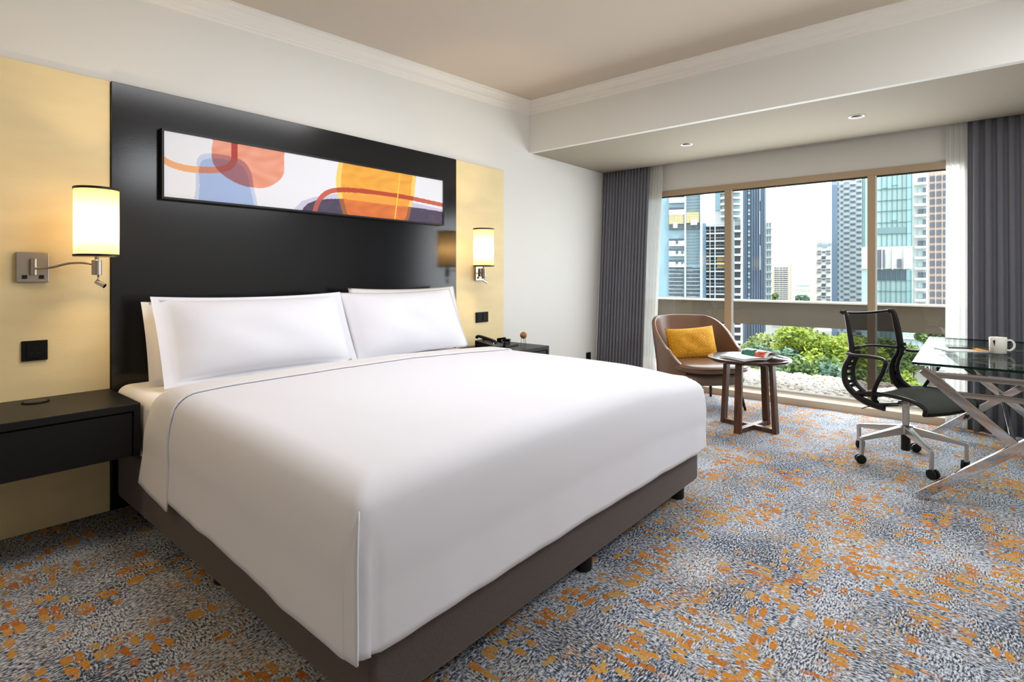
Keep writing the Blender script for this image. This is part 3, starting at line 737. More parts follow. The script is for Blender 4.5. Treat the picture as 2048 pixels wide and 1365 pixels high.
# ------------------------------------------------------------------ armchair
def armchair():
    C_ = (5.02, 1.93); fd = Vector((-.63, -.77)).normalized()
    rz = math.atan2(fd.y, fd.x) + math.pi / 2     # local -y is the front
    t_ = thing('armchair', 'brown leather tub armchair with black legs in front of the window', 'armchair', (C_[0], C_[1], 0), rz)
    def ztop(th):
        a_ = abs(math.degrees(th))
        if a_ < 42: return .815 - .010 * (a_ / 42) ** 2
        if a_ < 112: return .805 - .285 * sstep(38, 118, a_) ** .9
        return .52 - .13 * sstep(104, 138, a_)
    T = math.radians(136)
    def shell(off):
        def fn(u, v):
            th = -T + 2 * T * u
            zt = ztop(th); z = .25 + (zt - .25) * v
            fl = .90 + .13 * sstep(.2, .85, z) 
            rx, ry = (.375 + off) * fl, (.355 + off) * fl
            e_ = 2.7
            c_, s_ = math.cos(th), math.sin(th)
            r_ = (abs(s_ / rx) ** e_ + abs(c_ / ry) ** e_) ** (-1 / e_)
            y = r_ * c_ + .04 + .045 * max(0, z - .45) * max(0, c_)
            return (r_ * s_, y, z)
        return fn
    q_ = MB().grid(72, 18, shell(0)); o_ = q_.build('shell', 'leather', t_, smooth=True)
    md = o_.modifiers.new('solid', 'SOLIDIFY'); md.thickness = .036; md.offset = 0
    bv = o_.modifiers.new('bevel', 'BEVEL'); bv.width = .014; bv.segments = 4; bv.limit_method = 'ANGLE'; bv.angle_limit = math.radians(50)
    # seat cushion: domed, longer at the front
    def cush(sx, sy, z0, z1, cy, e_=3.4):
        q2 = MB(); n = 44
        prof = [(0.0, z1 + .008), (.35, z1 + .007), (.7, z1 + .003), (.88, z1 - .006), (.96, z1 - .020), (1.0, (z0 + z1) / 2), (.97, z0 + .014), (.90, z0 + .003), (.5, z0), (.0, z0)]
        def fn(u, v):
            k_ = v * (len(prof) - 1); i = min(int(k_), len(prof) - 2); f_ = k_ - i
            r0 = prof[i][0] + (prof[i + 1][0] - prof[i][0]) * f_; z = prof[i][1] + (prof[i + 1][1] - prof[i][1]) * f_
            a_ = 2 * math.pi * u; c_, s_ = math.cos(a_), math.sin(a_)
            r_ = (abs(c_) ** e_ + abs(s_) ** e_) ** (-1 / e_) * max(r0, .002)
            return (r_ * c_ * sx, cy + r_ * s_ * sy, z)
        q2.grid(n, len(prof) * 2 - 1, fn, True); return q2
    cush(.335, .365, .345, .425, -.045).build('seat_cushion', 'leather', t_, smooth=True)
    cush(.325, .335, .235, .342, -.02).build('seat_base', 'leather2', t_, smooth=True)
    MB().tube([(.335 * (abs(math.cos(a_)) ** 3.4 + abs(math.sin(a_)) ** 3.4) ** (-1 / 3.4) * math.cos(a_) , -.045 + .365 * (abs(math.cos(a_)) ** 3.4 + abs(math.sin(a_)) ** 3.4) ** (-1 / 3.4) * math.sin(a_), .398) for a_ in [2 * math.pi * k / 60 for k in range(61)]], .004, 6).build('piping', 'leather2', t_, smooth=True)
    for sx in (-1, 1):
        for sy in (-1, 1):
            MB().tube([(sx * .235, sy * .225, .245), (sx * .275, sy * .285, 0)], .016, 12, rs=[.019, .011]).build('leg', 'black', t_, smooth=True)
    MB().box(-.25, .25, -.24, .24, .222, .238).build('leg_frame', 'black', t_)
    return t_, fd, rz
ac, afd, arz = armchair()
# cushion on the armchair
cu = pillow('cushion', .47, .315, .15, 'mustard', .006, 9, 26)
put(cu, (5.035, 1.995, .408), math.radians(-17), arz + math.radians(-8), math.radians(-4)); tag(cu, 'mustard yellow textured cushion leaning in the brown armchair', 'cushion')

# ------------------------------------------------------------------ round side table with magazine
TC = (4.49, 1.34)
st = thing('side_table', 'round walnut side table with crossed base beside the armchair', 'table', (TC[0], TC[1], 0))
MB().lathe([(.001, .532), (.285, .532), (.306, .545), (.308, .556), (.304, .560), (.001, .560)], n=64).build('table_top', 'walnut_top', st, smooth=False, bevel=.002)
fpts = [(4.318, 1.352), (4.449, 1.135), (4.633, 1.283), (4.535, 1.538)]
for k_, (fx, fy) in enumerate(fpts):
    d = Vector((fx - TC[0], fy - TC[1])).normalized()
    p_ = (d.x * .215, d.y * .215, 0.0); q_ = (d.x * .185, d.y * .185, .531)
    MB().bar(p_, q_, .052, .032, up=(d.x, d.y, 0)).build('leg', 'walnut', st, bevel=.002)
dd = [Vector((fx - TC[0], fy - TC[1])).normalized() for fx, fy in fpts]
for a_, b_, z_ in ((0, 2, 0.018), (1, 3, 0.0185)):
    MB().bar((dd[a_].x * .197, dd[a_].y * .197, z_), (dd[b_].x * .197, dd[b_].y * .197, z_), .045, .034).build('cross_bar', 'walnut', st, bevel=.002)
for a_, b_, z_ in ((0, 2, 0.521), (1, 3, 0.5205)):
    MB().bar((dd[a_].x * .17, dd[a_].y * .17, z_), (dd[b_].x * .17, dd[b_].y * .17, z_), .04, .022).build('top_brace', 'walnut', st)
ZT_ = .5605
mg = thing('magazine', 'open magazine with a rolled green and red page on the round table', 'magazine', (4.445, 1.285, ZT_), math.radians(-31))
# local x runs across the spread, y along the spine
def leaf(name, x0_, x1_, hfun, m_, y0_=-.135, y1_=.135, th=.003, n=18):
    def fn(u, v):
        x = x0_ + (x1_ - x0_) * u
        hx, hz = hfun(u, x)
        return (hx, y0_ + (y1_ - y0_) * v, hz)
    return MB().grid(n, 5, fn).build(name, m_, mg, smooth=True, solid=th)
leaf('left_page_block', -.215, -.004, lambda u, x: (x, .007 + .006 * math.sin(math.pi * u) ), 'paper', th=.008)
leaf('left_page', -.205, 0, lambda u, x: (x, .016 + .008 * math.sin(math.pi * u)), 'paper_print', th=.0012)
leaf('right_page_block', .004, .215, lambda u, x: (x, .010 + .020 * math.sin(math.pi * min(1, u * 1.3)) ** .8 if u < .77 else .010), 'paper', th=.006)
def roll(u, x):
    a_ = math.pi * (1.0 - 1.15 * u)
    return (.052 + .056 * math.cos(a_), .016 + .046 * max(0, math.sin(a_)) + (.01 if u > .8 else 0))
leaf('rolled_page', 0, 1, roll, 'paper', th=.002, n=24)
leaf('green_picture', 0, .40, lambda u, x: (.052 + .0585 * math.cos(math.pi * (1 - 1.15 * x)), .016 + .0485 * max(0, math.sin(math.pi * (1 - 1.15 * x)))), 'green_print', -.0, .130, th=.0006, n=10)
leaf('red_picture', 0, .40, lambda u, x: (.052 + .0586 * math.cos(math.pi * (1 - 1.15 * x)), .016 + .0486 * max(0, math.sin(math.pi * (1 - 1.15 * x)))), 'red_print', -.105, -.002, th=.0006, n=10)

# ------------------------------------------------------------------ desk
GX0, GX1, GY0, GY1 = 3.615, 5.22, -.56, .238
dk = thing('desk', 'glass-topped desk on crossed chrome legs at the right of the room', 'desk', (GX0, 0, 0))
def D(x): return x - GX0
MB().box(D(GX0) + .0015, D(GX1) - .0015, GY0 + .0015, GY1 - .0015, .7245, .7395).build('glass_top', 'desk_glass', dk)
q = MB(); e_ = .0015
q.box(D(GX0), D(GX0) + e_, GY0, GY1, .7268, .7392).box(D(GX1) - e_, D(GX1), GY0, GY1, .7268, .7392).box(D(GX0) + e_, D(GX1) - e_, GY1 - e_, GY1, .7268, .7392).box(D(GX0) + e_, D(GX1) - e_, GY0, GY0 + e_, .7268, .7392)
q.build('glass_edge', 'glass_edge', dk)
for xf in (3.655, 5.165):
    x = D(xf)
    for k_, (a_, b_) in enumerate((((x, .215, 0.012), (x, -.545, .66)), ((x, .195, .70), (x, -.545, 0.012)))):
        MB().bar(a_, b_, (.030, .0265)[k_], .046, up=(0, 0, 1)).build('leg', 'chrome', dk, bevel=.002)
    MB().box(x - .0115, x + .0115, GY0 + .04, GY1 - .045, .662, .694).build('top_rail', 'chrome', dk, bevel=.002)
    MB().box(x - .011, x + .011, -.40, .055, .572, .600).build('lower_rail', 'chrome', dk, bevel=.002)
    for y_ in (.15, -.47): MB().lathe([(.013, .6945), (.013, .722), (.019, .723), (.019, .7262)], (x, y_, 0), 18).build('glass_post', 'chrome', dk, smooth=False)
    MB().bar((x, .218, .7255), (x, .160, .675), .032, .016).build('corner_tab', 'chrome', dk)
MB().box(D(3.67), D(5.15), -.181, -.159, .338, .360).build('stretcher', 'chrome', dk, bevel=.002)
MB().box(D(3.67), D(5.15), .150, .172, .668, .690).build('side_rail', 'chrome', dk, bevel=.002)
MB().box(D(3.67), D(5.15), -.51, -.488, .668, .690).build('side_rail', 'chrome', dk, bevel=.002)

mug = thing('mug', 'white ceramic mug with a small black emblem on the glass desk', 'mug', (4.345, -.128, .7405), math.radians(8))
MB().lathe([(.001, 0), (.036, 0), (.0405, .004), (.0415, .094), (.0400, .096), (.0385, .094), (.0375, .008), (.001, .006)], n=40, cap=False).build('cup', 'mug', mug, smooth=True)
MB().tube(catmull([(0, -.040, .078), (0, -.058, .080), (0, -.072, .062), (0, -.070, .036), (0, -.054, .020), (0, -.040, .022)], 6), .0058, 10).build('handle', 'mug', mug, smooth=True)
q = MB()
for z_, r_ in ((.072, .008), (.060, .0045), (.050, .003)):
    for da in (0,):
        a_ = math.radians(148)
        q.ball((.0415 * math.cos(a_), .0415 * math.sin(a_), z_), r_, 10, 6, (.25, 1, 1.2))
q.build('emblem', 'black', mug, smooth=True)
npd = thing('notepad', 'white notepad with an orange edge lying on the glass desk', 'notepad', (4.36, .040, .7405), math.radians(-62))
MB().box(-.115, .115, -.075, .075, 0, .007).build('paper_pad', 'paper', npd, bevel=.001)
MB().box(.045, .117, -.076, .076, .0072, .009).build('binding_strip', 'orange', npd)
pn = thing('pen', 'dark slim pen lying on the notepad', 'pen', (4.372, .040, .7405 + .0135), math.radians(-64))
MB().tube([(-.075, 0, 0), (-.068, 0, 0), (.055, 0, 0)], .0042, 10, rs=[.0008, .0042, .0042]).build('pen_barrel', 'black', pn, smooth=True)
MB().tube([(.0555, 0, 0), (.072, 0, 0)], .0036, 10).build('pen_cap', 'nickel', pn)

# ------------------------------------------------------------------ office chair
def office_chair():
    O = (4.325, .318); f = Vector((-.47, -.88)).normalized()
    rz = math.atan2(f.y, f.x) - math.pi / 2         # local +y is the front, +x the far side? (right hand)
    t_ = thing('office_chair', 'black mesh office chair on an aluminium star base at the glass desk', 'chair', (O[0], O[1], 0), rz)
    # side profile of the spine (y forward, z)
    prof = [(-.262, .955), (-.240, .955), (-.228, .93), (-.205, .82), (-.190, .72), (-.198, .665), (-.232, .60), (-.242, .54), (-.222, .47), (-.16, .415), (-.085, .378), (0.0, .365)]
    pp = catmull([(0, a_, b_) for a_, b_ in prof], 6)
    for sx in (-1, 1):
        pts = [(sx * (.232 + .012 * math.sin(i / len(pp) * math.pi) - .035 * sstep(.80, 1, i / len(pp))), p.y, p.z) for i, p in enumerate(pp)]
        n = len(pts)
        rs = [.015 + .007 * sstep(.08, .3, i / n) + .004 * sstep(.5, .7, i / n) for i in range(n)]
        MB().tube(pts, .02, 10, rs=rs, flat=.55, up=(1, 0, 0)).build('back_upright', 'black', t_, smooth=True)
        # ribbed flexible section of the spine
        inner = [(sx * .222, a_ + .052, b_ + .012) for a_, b_ in [(-.215, .690), (-.222, .645), (-.240, .60), (-.246, .54), (-.224, .478), (-.165, .432), (-.09, .41)]]
        MB().tube(catmull(inner, 5), .0125, 8).build('inner_spine', 'black', t_, smooth=True)
        q_ = MB()
        for k_ in range(9):
            u = .36 + k_ * .055; i = int(u * n)
            q_.bar((pts[i][0], pts[i][1], pts[i][2]), (sx * .222, pts[i][1] + .048, pts[i][2] + .014 + .02 * (k_ > 6)), .010, .022)
        q_.build('spine_ribs', 'black', t_)['kind'] = 'stuff'
    # mesh back
    bp_ = catmull([(0, a_, b_) for a_, b_ in [(-.236, .952), (-.222, .90), (-.205, .82), (-.188, .72), (-.186, .665), (-.205, .60), (-.212, .54), (-.19, .475), (-.12, .448)]], 5)
    def fb(u, v):
        k_ = v * (len(bp_) - 1); i = min(int(k_), len(bp_) - 2); p = bp_[i].lerp(bp_[i + 1], k_ - i)
        x = (u * 2 - 1)
        return (x * .232, p.y - .030 * (1 - x * x), p.z)
    MB().grid(16, 44, fb).build('back_mesh', 'mesh_black', t_, smooth=True)
    MB().tube([(x * .245, -.262 - .022 * (1 - x * x), .958 - .014 * (1 - x * x)) for x in [k / 8 - 1 for k in range(17)]], .010, 10).build('top_rail', 'black', t_, smooth=True)
    # rear cross brace carrying the arms
    MB().tube(catmull([(-.262, -.190, .700), (-.12, -.240, .715), (0, -.252, .722), (.12, -.240, .715), (.262, -.190, .700)], 5), .016, 10, flat=.5).build('cross_brace', 'black', t_, smooth=True)
    # arms: a top pad running forward and a strut going down and back
    for sx in (-1, 1):
        ap = catmull([(sx * .262, -.205, .690), (sx * .285, -.14, .684), (sx * .290, -.03, .690), (sx * .282, .045, .682), (sx * .275, .062, .655)], 6)
        a_ = MB().tube(ap, .012, 10, rs=[.010] + [.017] * (len(ap) - 2) + [.014], flat=.55, up=(0, 0, 1)).build('armrest', 'black', t_, smooth=True)
        MB().tube([(p.x, p.y, p.z + .0085) for p in ap[:-3]], .004, 6).build('trim_line', 'alu', a_, smooth=True)
        MB().tube(catmull([(sx * .275, .060, .668), (sx * .272, .035, .60), (sx * .258, -.02, .50), (sx * .235, -.05, .425), (sx * .20, -.05, .385)], 6), .017, 10, rs=None, flat=.6).build('arm_strut', 'black', t_, smooth=True)
    # seat: mesh over a side frame, curling down at the front
    sp_ = catmull([(0, -.17, .430), (0, -.08, .452), (0, .02, .462), (0, .12, .462), (0, .21, .450), (0, .262, .424), (0, .262, .388)], 6)
    def fs_(u, v):
        k_ = v * (len(sp_) - 1); i = min(int(k_), len(sp_) - 2); p = sp_[i].lerp(sp_[i + 1], k_ - i)
        x = u * 2 - 1
        return (x * .245, p.y, p.z - .022 * (1 - x * x) * (1 - .5 * v))
    MB().grid(16, 30, fs_).build('seat_mesh', 'mesh_seat', t_, smooth=True, solid=.008)
    for sx in (-1, 1):
        MB().tube([(sx * .247, p.y, p.z - .004) for p in sp_], .012, 10).build('seat_rail', 'black', t_, smooth=True)
    MB().tube([(x * .247, .260, .386 - .012 * (1 - x * x)) for x in [k / 6 - 1 for k in range(13)]], .012, 10).build('front_rail', 'blackrough', t_, smooth=True)
    MB().tube([(x * .20, -.155, .418 - .02 * (1 - x * x)) for x in [k / 6 - 1 for k in range(13)]], .010, 10).build('rear_rail', 'black', t_, smooth=True)
    # mechanism, post, star base
    MB().bar((0, -.02, .372), (0, .055, .392), .10, .040).build('tilt_mechanism', 'alu', t_, bevel=.008)
    for sx in (-1, 1): MB().bar((sx * .205, -.045, .372), (sx * .03, .0, .372), .028, .022).build('side_bracket', 'alu', t_, bevel=.004)
    MB().tube(catmull([(.10, .02, .378), (.17, -.02, .372), (.21, -.10, .352), (.23, -.13, .335)], 5), .0035, 6).build('tilt_cable', 'black', t_, smooth=True)
    MB().lathe([(.020, .205), (.020, .37), (.030, .372), (.030, .385)], n=24).build('gas_lift', 'alu', t_)
    MB().lathe([(.024, .075), (.026, .08), (.026, .20)], n=24).build('lift_sleeve', 'black', t_)
    MB().lathe([(.030, .178), (.040, .190), (.040, .232), (.030, .240)], n=24).build('star_hub', 'alu', t_, smooth=False, bevel=.003)
    for a0 in (136, 208, 280, 352, 64):
        a_ = math.radians(a0) - rz; c_, s_ = math.cos(a_), math.sin(a_)
        q_ = MB().bar((.020 * c_, .020 * s_, .208), (.305 * c_, .305 * s_, .160), .040, .052, w2=.022, h2=.024)
        leg = q_.build('base_leg', 'alu', t_, bevel=.004)
        MB().bar((.306 * c_, .306 * s_, .166), (.306 * c_, .306 * s_, .052), .020, .020, up=(c_, s_, 0)).build('caster_stem', 'alu', leg, bevel=.002)
        ca = math.radians(a0 * 1.7) ; ax = Vector((math.cos(ca), math.sin(ca), 0)); pc = Vector((.300 * c_, .300 * s_, .029)) + Vector((-ax.y, ax.x, 0)) * .012
        q_ = MB()
        for k_ in (-1, 1): q_.tube([pc + ax * (k_ * .006), pc + ax * (k_ * .022)], .029, 20)
        q_.tube([pc - ax * .006, pc + ax * .006], .018, 12)
        q_.build('caster', 'black', leg, bevel=.003)
    return t_
office_chair()

# ------------------------------------------------------------------ terrace outside: gravel, parapet beam
struct(MB().box(5.88, 7.30, -2.2, 4.6, -.45, -.06).build('floor_terrace', mat('terrace_concrete', rgb(205, 200, 192), .9, bump=.2, bscale=30)))
M['stone'] = mat('white_gravel', rgb(246, 243, 238), .9, c2=rgb(236, 226, 212), vscale=2.2)
def gravel():
    rnd = random.Random(11)
    bm_ = bmesh.new(); bmesh.ops.create_icosphere(bm_, subdivisions=1, radius=1); bv = [v.co.copy() for v in bm_.verts]; bf = [tuple(v.index for v in f.verts) for f in bm_.faces]; bm_.free()
    q_ = MB()
    for i in range(5200):
        x = rnd.uniform(5.90, 7.26); y = rnd.uniform(-1.2, 3.6)
        r_ = rnd.uniform(.014, .034); s_ = (rnd.uniform(.7, 1.3), rnd.uniform(.7, 1.3), rnd.uniform(.5, .9)); a_ = rnd.uniform(0, 6.28)
        zz = -.045 + rnd.uniform(0, .03) + .04 * sstep(5.9, 6.5, x)
        c_, n_ = math.cos(a_), math.sin(a_)
        vs = []
        for v in bv:
            j = 1 + rnd.uniform(-.14, .14); px, py, pz = v.x * r_ * s_[0] * j, v.y * r_ * s_[1] * j, v.z * r_ * s_[2] * j
            vs.append((x + px * c_ - py * n_, y + px * n_ + py * c_, zz + pz))
        n0 = len(q_.v); q_.v += vs; q_.f += [tuple(k_ + n0 for k_ in f_) for f_ in bf]
    me = bpy.data.meshes.new('gravel_bed'); me.from_pydata(q_.v, [], q_.f); me.materials.append(M['stone'])
    o_ = bpy.data.objects.new('gravel_bed', me); COL.objects.link(o_)
    tag(o_, 'bed of white gravel stones on the terrace just outside the window', 'gravel'); stuff(o_)
gravel()
bmx = tag(MB().box(7.42, 7.72, -9, 10, .575, .868).build('parapet_beam', mat('beam_render', rgb(98, 88, 74), .8, bump=.1, bscale=8, var=.12, vscale=1.5), bevel=.006), 'long brown concrete parapet beam running outside the whole window', 'beam')
cap = MB().box(7.40, 7.74, -9, 10, .868, .886).build('coping', mat('beam_coping', rgb(214, 208, 198), .7), bmx); 

# ------------------------------------------------------------------ city beyond
GZ = -16.0
def at(u, v, D_):
    p = FW * D_ + RT * ((u - CX) * D_ / FPX); return Vector((p.x, p.y, H + (HY - v) * D_ / FPX))
g = MB().box(-200, 2500, -2000, 2000, GZ - 1, GZ).build('ground', mat('city_ground', rgb(120, 128, 112), .95, c2=rgb(165, 165, 160), vscale=.02)); struct(g)

def bmat(name, c, rough=.6, **k): return mat(name, rgb(*c), rough, **k)
class Tower:
    """a box tower whose front stands square to the street towards the hotel; facade pieces are set in its own metres"""
    def __init__(s, name, label, u0, u1, vt, D_, depth, m_, cat='building', group=None, zb=GZ, base_name='body'):
        s.D = D_; s.k = D_ / FPX; s.uc = (u0 + u1) / 2; c = at(s.uc, HY, D_); s.c = c
        s.ph = math.atan2(s.uc - CX, FPX); s.Dr = D_ / math.cos(s.ph)
        s.zt = H + (HY - vt) * s.k; s.zb = zb
        s.o = thing(name, label, cat, (c.x, c.y, zb), A - s.ph - math.pi / 2, group)
        MB().box(s.X(u0), s.X(u1), 0, depth, 0, s.zt - zb).build(base_name, m_, s.o)
    def X(s, u): return s.Dr * math.tan(math.atan2(u - CX, FPX) - s.ph)
    def Z(s, v): return H + (HY - v) * s.k - s.zb
    def box(s, q, u0, u1, v0, v1, y0, y1): return q.box(s.X(u0), s.X(u1), y0, y1, s.Z(v1), s.Z(v0))
    def pieces(s, name, rects, y0, y1, m_, same=True):
        """same-sized pieces share one mesh"""
        cache = {}
        for (u0, u1, v0, v1) in rects:
            key = (round(u1 - u0, 2), round(v1 - v0, 2))
            if key not in cache:
                q = MB().box(0, s.X(u1) - s.X(u0), 0, y1 - y0, 0, (v1 - v0) * s.k); o_ = q.build(name, m_, s.o); cache[key] = o_
            else:
                o_ = cache[key].copy(); COL.objects.link(o_); o_.parent = s.o
            o_.location = (s.X(u0), y0, s.Z(v1))
    def joined(s, name, rects, y0, y1, m_):
        q = MB()
        for (u0, u1, v0, v1) in rects: s.box(q, u0, u1, v0, v1, y0, y1)
        return q.build(name, m_, s.o)

gl_dark = bmat('dark_window', (74, 90, 104), .3); gl_blue = bmat('blue_glass', (150, 184, 200), .2, var=.25, vscale=.12)
gl_pale = bmat('pale_glass', (196, 220, 226), .25, var=.15, vscale=.1); conc = bmat('pale_concrete', (206, 210, 212), .8)
white = bmat('white_render', (225, 224, 220), .8); gl_teal = bmat('teal_glass', (196, 224, 224), .25, var=.10, vscale=.15)
slate = bmat('slate_cladding', (88, 106, 130), .5); slate_l = bmat('slate_fin', (128, 148, 170), .5); yel = bmat('yellow_blinds', (255, 222, 140), .6)
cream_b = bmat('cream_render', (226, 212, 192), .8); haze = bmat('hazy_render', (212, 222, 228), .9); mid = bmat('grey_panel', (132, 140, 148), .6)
salmon = bmat('salmon_render', (240, 212, 200), .8); gl_mid = bmat('mid_window', (112, 120, 134), .4); leaf_g = bmat('planter_green', (96, 130, 84), .9)

# glass office at the far left of the view
T = Tower('office_tower', 'pale blue glass office block with yellow blinds at the left edge of the window', 1296, 1404, 300, 66, 14, gl_blue)
rects = []
v = 385
for k_, vv in enumerate([392, 416, 478, 498, 520]):
    T.pieces('balcony_band', [(1338, 1368, vv, vv + 3.0)], -.5, -.02, gl_dark)
    T.pieces('spandrel', [(1338, 1369, vv + 4, vv + 15)], -.45, -.02, conc)
T.pieces('blind_panel', [(1338, 1367, 426, 449), (1373, 1398, 426, 447)], -.38, -.02, yel)
q = MB()
for u in [1338 + 3.4 * i for i in range(19)]:
    T.box(q, u, u + .7, 424, 449, -.40, -.381)
for vv in [426 + 4.2 * i for i in range(6)]: T.box(q, 1337, 1400, vv, vv + .7, -.40, -.381)
q.build('blind_grid', mid, T.o)
T.pieces('dark_glazing', [(1338, 1367, 450, 460), (1373, 1398, 450, 460)], -.28, -.02, gl_dark)
T.pieces('white_board', [(1346, 1355, 446, 457), (1381, 1394, 440, 452)], -.55, -.45, white)
T.pieces('column', [(1368.5, 1372, 385, 620), (1400, 1404.5, 385, 620)], -.5, -.02, gl_pale)
T.pieces('window', [(1352, 1356, 480, 488), (1363, 1366.5, 500, 508), (1352, 1356, 500, 508), (1363, 1366.5, 520, 528), (1352, 1356, 520, 528)], -.6, -.46, gl_dark)
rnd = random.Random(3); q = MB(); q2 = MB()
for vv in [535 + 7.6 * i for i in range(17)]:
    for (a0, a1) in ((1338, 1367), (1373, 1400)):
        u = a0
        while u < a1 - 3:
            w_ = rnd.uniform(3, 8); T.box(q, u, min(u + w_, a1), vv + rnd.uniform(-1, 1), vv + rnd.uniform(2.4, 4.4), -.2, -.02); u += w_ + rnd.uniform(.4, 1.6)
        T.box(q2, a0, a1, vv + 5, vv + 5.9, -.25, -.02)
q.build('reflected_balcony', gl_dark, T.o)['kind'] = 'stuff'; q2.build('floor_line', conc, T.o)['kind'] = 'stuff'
q = MB()
for u in [1376 + 4 * i for i in range(7)]: T.box(q, u, u + .5, 385, 424, -.1, -.02); T.box(q, u, u + .5, 462, 530, -.1, -.02)
for vv in [388 + 6 * i for i in range(24)]: T.box(q, 1372, 1400, vv, vv + .5, -.1, -.02)
q.build('glazing_bars', mid, T.o)['kind'] = 'stuff'

# apartment block with gridded balconies
T = Tower('apartment_block', 'apartment block with a white balcony grid beside the left window mullion', 1404, 1464, 450, 76, 14, gl_dark)
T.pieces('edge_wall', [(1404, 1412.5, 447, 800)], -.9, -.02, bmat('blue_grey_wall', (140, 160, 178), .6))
for i in range(24):
    vv = 452 + i * 15.0
    T.pieces('floor_slab', [(1412.5, 1463, vv, vv + 2.6)], -1.2, -.02, conc)
    T.pieces('railing', [(1412.5, 1463, vv + 9.5, vv + 10.1)], -1.1, -1.02, gl_pale)
T.pieces('column', [(1419.5, 1421, 449, 800), (1429, 1431.2, 449, 800), (1449, 1450.2, 449, 800)], -1.25, -.02, conc)
T.pieces('lit_window', [(1434, 1452, 512, 521), (1434, 1452, 524, 536)], -.5, -.02, bmat('warm_room', (222, 168, 96), .7))
q = MB()
for i in range(24):
    vv = 455 + i * 15.0
    for u in (1414, 1417, 1423.5, 1427, 1436, 1441, 1446): T.box(q, u, u + .7, vv, vv + 12, -.3, -.02)
q.build('window_bars', mid, T.o)['kind'] = 'stuff'

# white tower with curved balconies above, shafts of balconies below
T = Tower('balcony_tower', 'white tower with stacked curved balconies behind the left window mullion', 1430, 1486, 300, 100, 16, conc)
T.pieces('glass_strip', [(1430, 1441, 300, 420)], -.4, -.02, gl_blue)
for i in range(9):
    vv = 372 + i * 12.2
    if vv < 440:
        q = MB(); pts = [(T.X(1441), 0)] + [(T.X(1441 + 41 * t_ / 10), -2.4 * math.sin(math.pi * min(1, .25 + t_ / 10 * .75))) for t_ in range(11)] + [(T.X(1482), 0)]
        q.prism(pts, 'z', T.Z(vv + 3.4), T.Z(vv)); q.build('curved_balcony', white, T.o)
        T.pieces('window', [(1443, 1452, vv + 4.2, vv + 9), (1464, 1480, vv + 4.2, vv + 9)], -.3, -.02, gl_blue)
for i in range(16):
    vv = 452 + i * 15.6
    T.pieces('balcony_recess', [(1470, 1480.5, vv, vv + 9.5)], -.3, -.02, gl_dark)
    T.pieces('balcony_front', [(1469, 1484, vv + 9.8, vv + 14)], -1.6, -.02, white)
T.pieces('corner_wall', [(1480.8, 1484.6, 440, 800)], -.9, -.02, white)
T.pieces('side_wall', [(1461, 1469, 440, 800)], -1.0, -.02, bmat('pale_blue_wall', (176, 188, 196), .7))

# slate blue tower
T = Tower('slate_tower', 'tall dark slate-blue tower with vertical fins left of the open sky', 1484.5, 1531, 250, 125, 20, slate)
T.pieces('fin', [(u, u + 1.1, 250, 800) for u in (1488, 1491.5, 1503.5, 1509, 1514, 1518, 1523.5, 1527.5)], -.3, -.02, slate_l)
T.pieces('glass_slot', [(1495.5, 1500.5, 250, 800)], -.3, -.02, gl_dark)
q = MB()
for i in range(48):
    if i % 3 != 1: T.box(q, 1496, 1500, 300 + i * 7.0, 304.6 + i * 7.0, -.5, -.31)
q.build('stair_window', gl_blue, T.o)['kind'] = 'stuff'
T.pieces('light_strip', [(1519.5, 1521, 380, 404), (1518.8, 1520.2, 424, 470), (1519.4, 1521, 492, 540)], -1.0, -.81, gl_pale)

T = Tower('white_tower', 'slim white balcony tower just right of the slate-blue tower', 1530.5, 1543.5, 438, 150, 14, white)
for i in range(11):
    vv = 446 + i * 14.6
    T.pieces('window', [(1533.5, 1541.5, vv, vv + 9.5)], -.3, -.02, gl_pale); T.pieces('balcony_front', [(1531, 1543.5, vv + 10, vv + 12)], -1.4, -.02, white)
    T.pieces('window_shade', [(1533.5, 1535.2, vv, vv + 9.5), (1539.6, 1541.5, vv, vv + 9.5)], -.5, -.31, gl_mid)

T = Tower('domed_tower', 'cream tower with rounded top and dark window columns in the middle distance', 1544, 1590, 528, 220, 20, cream_b)
q = MB(); pts = [(T.X(1544 + 38 * i / 12), T.Z(528) + (8 * T.k) * math.sin(math.pi * i / 12)) for i in range(13)]
q.prism(pts, 'y', 0, 18); q.build('rounded_top', cream_b, T.o)
T.pieces('side_wall', [(1583, 1590, 524, 800)], -.6, -.02, white)
T.joined('window_columns', [(u, u + w_, 535, 603) for u, w_ in ((1549, 3.6), (1554.6, 2.6), (1560, 4.2), (1566.5, 3.4), (1571.6, 4.0))], -.3, -.02, gl_mid)
T.joined('floor_lines', [(1548, 1576, 538.6 + 4.1 * i, 539.6 + 4.1 * i) for i in range(17)], -.6, -.31, white)['kind'] = 'stuff'

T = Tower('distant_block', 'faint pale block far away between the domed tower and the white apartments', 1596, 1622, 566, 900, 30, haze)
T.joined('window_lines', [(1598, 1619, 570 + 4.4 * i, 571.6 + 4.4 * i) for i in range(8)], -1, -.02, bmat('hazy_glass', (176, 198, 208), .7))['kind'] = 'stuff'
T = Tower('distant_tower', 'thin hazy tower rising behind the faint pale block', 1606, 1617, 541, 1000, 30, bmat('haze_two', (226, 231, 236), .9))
T.joined('window_lines', [(1607.5, 1616, 545 + 4 * i, 546.2 + 4 * i) for i in range(9)], -1, -.02, haze)['kind'] = 'stuff'

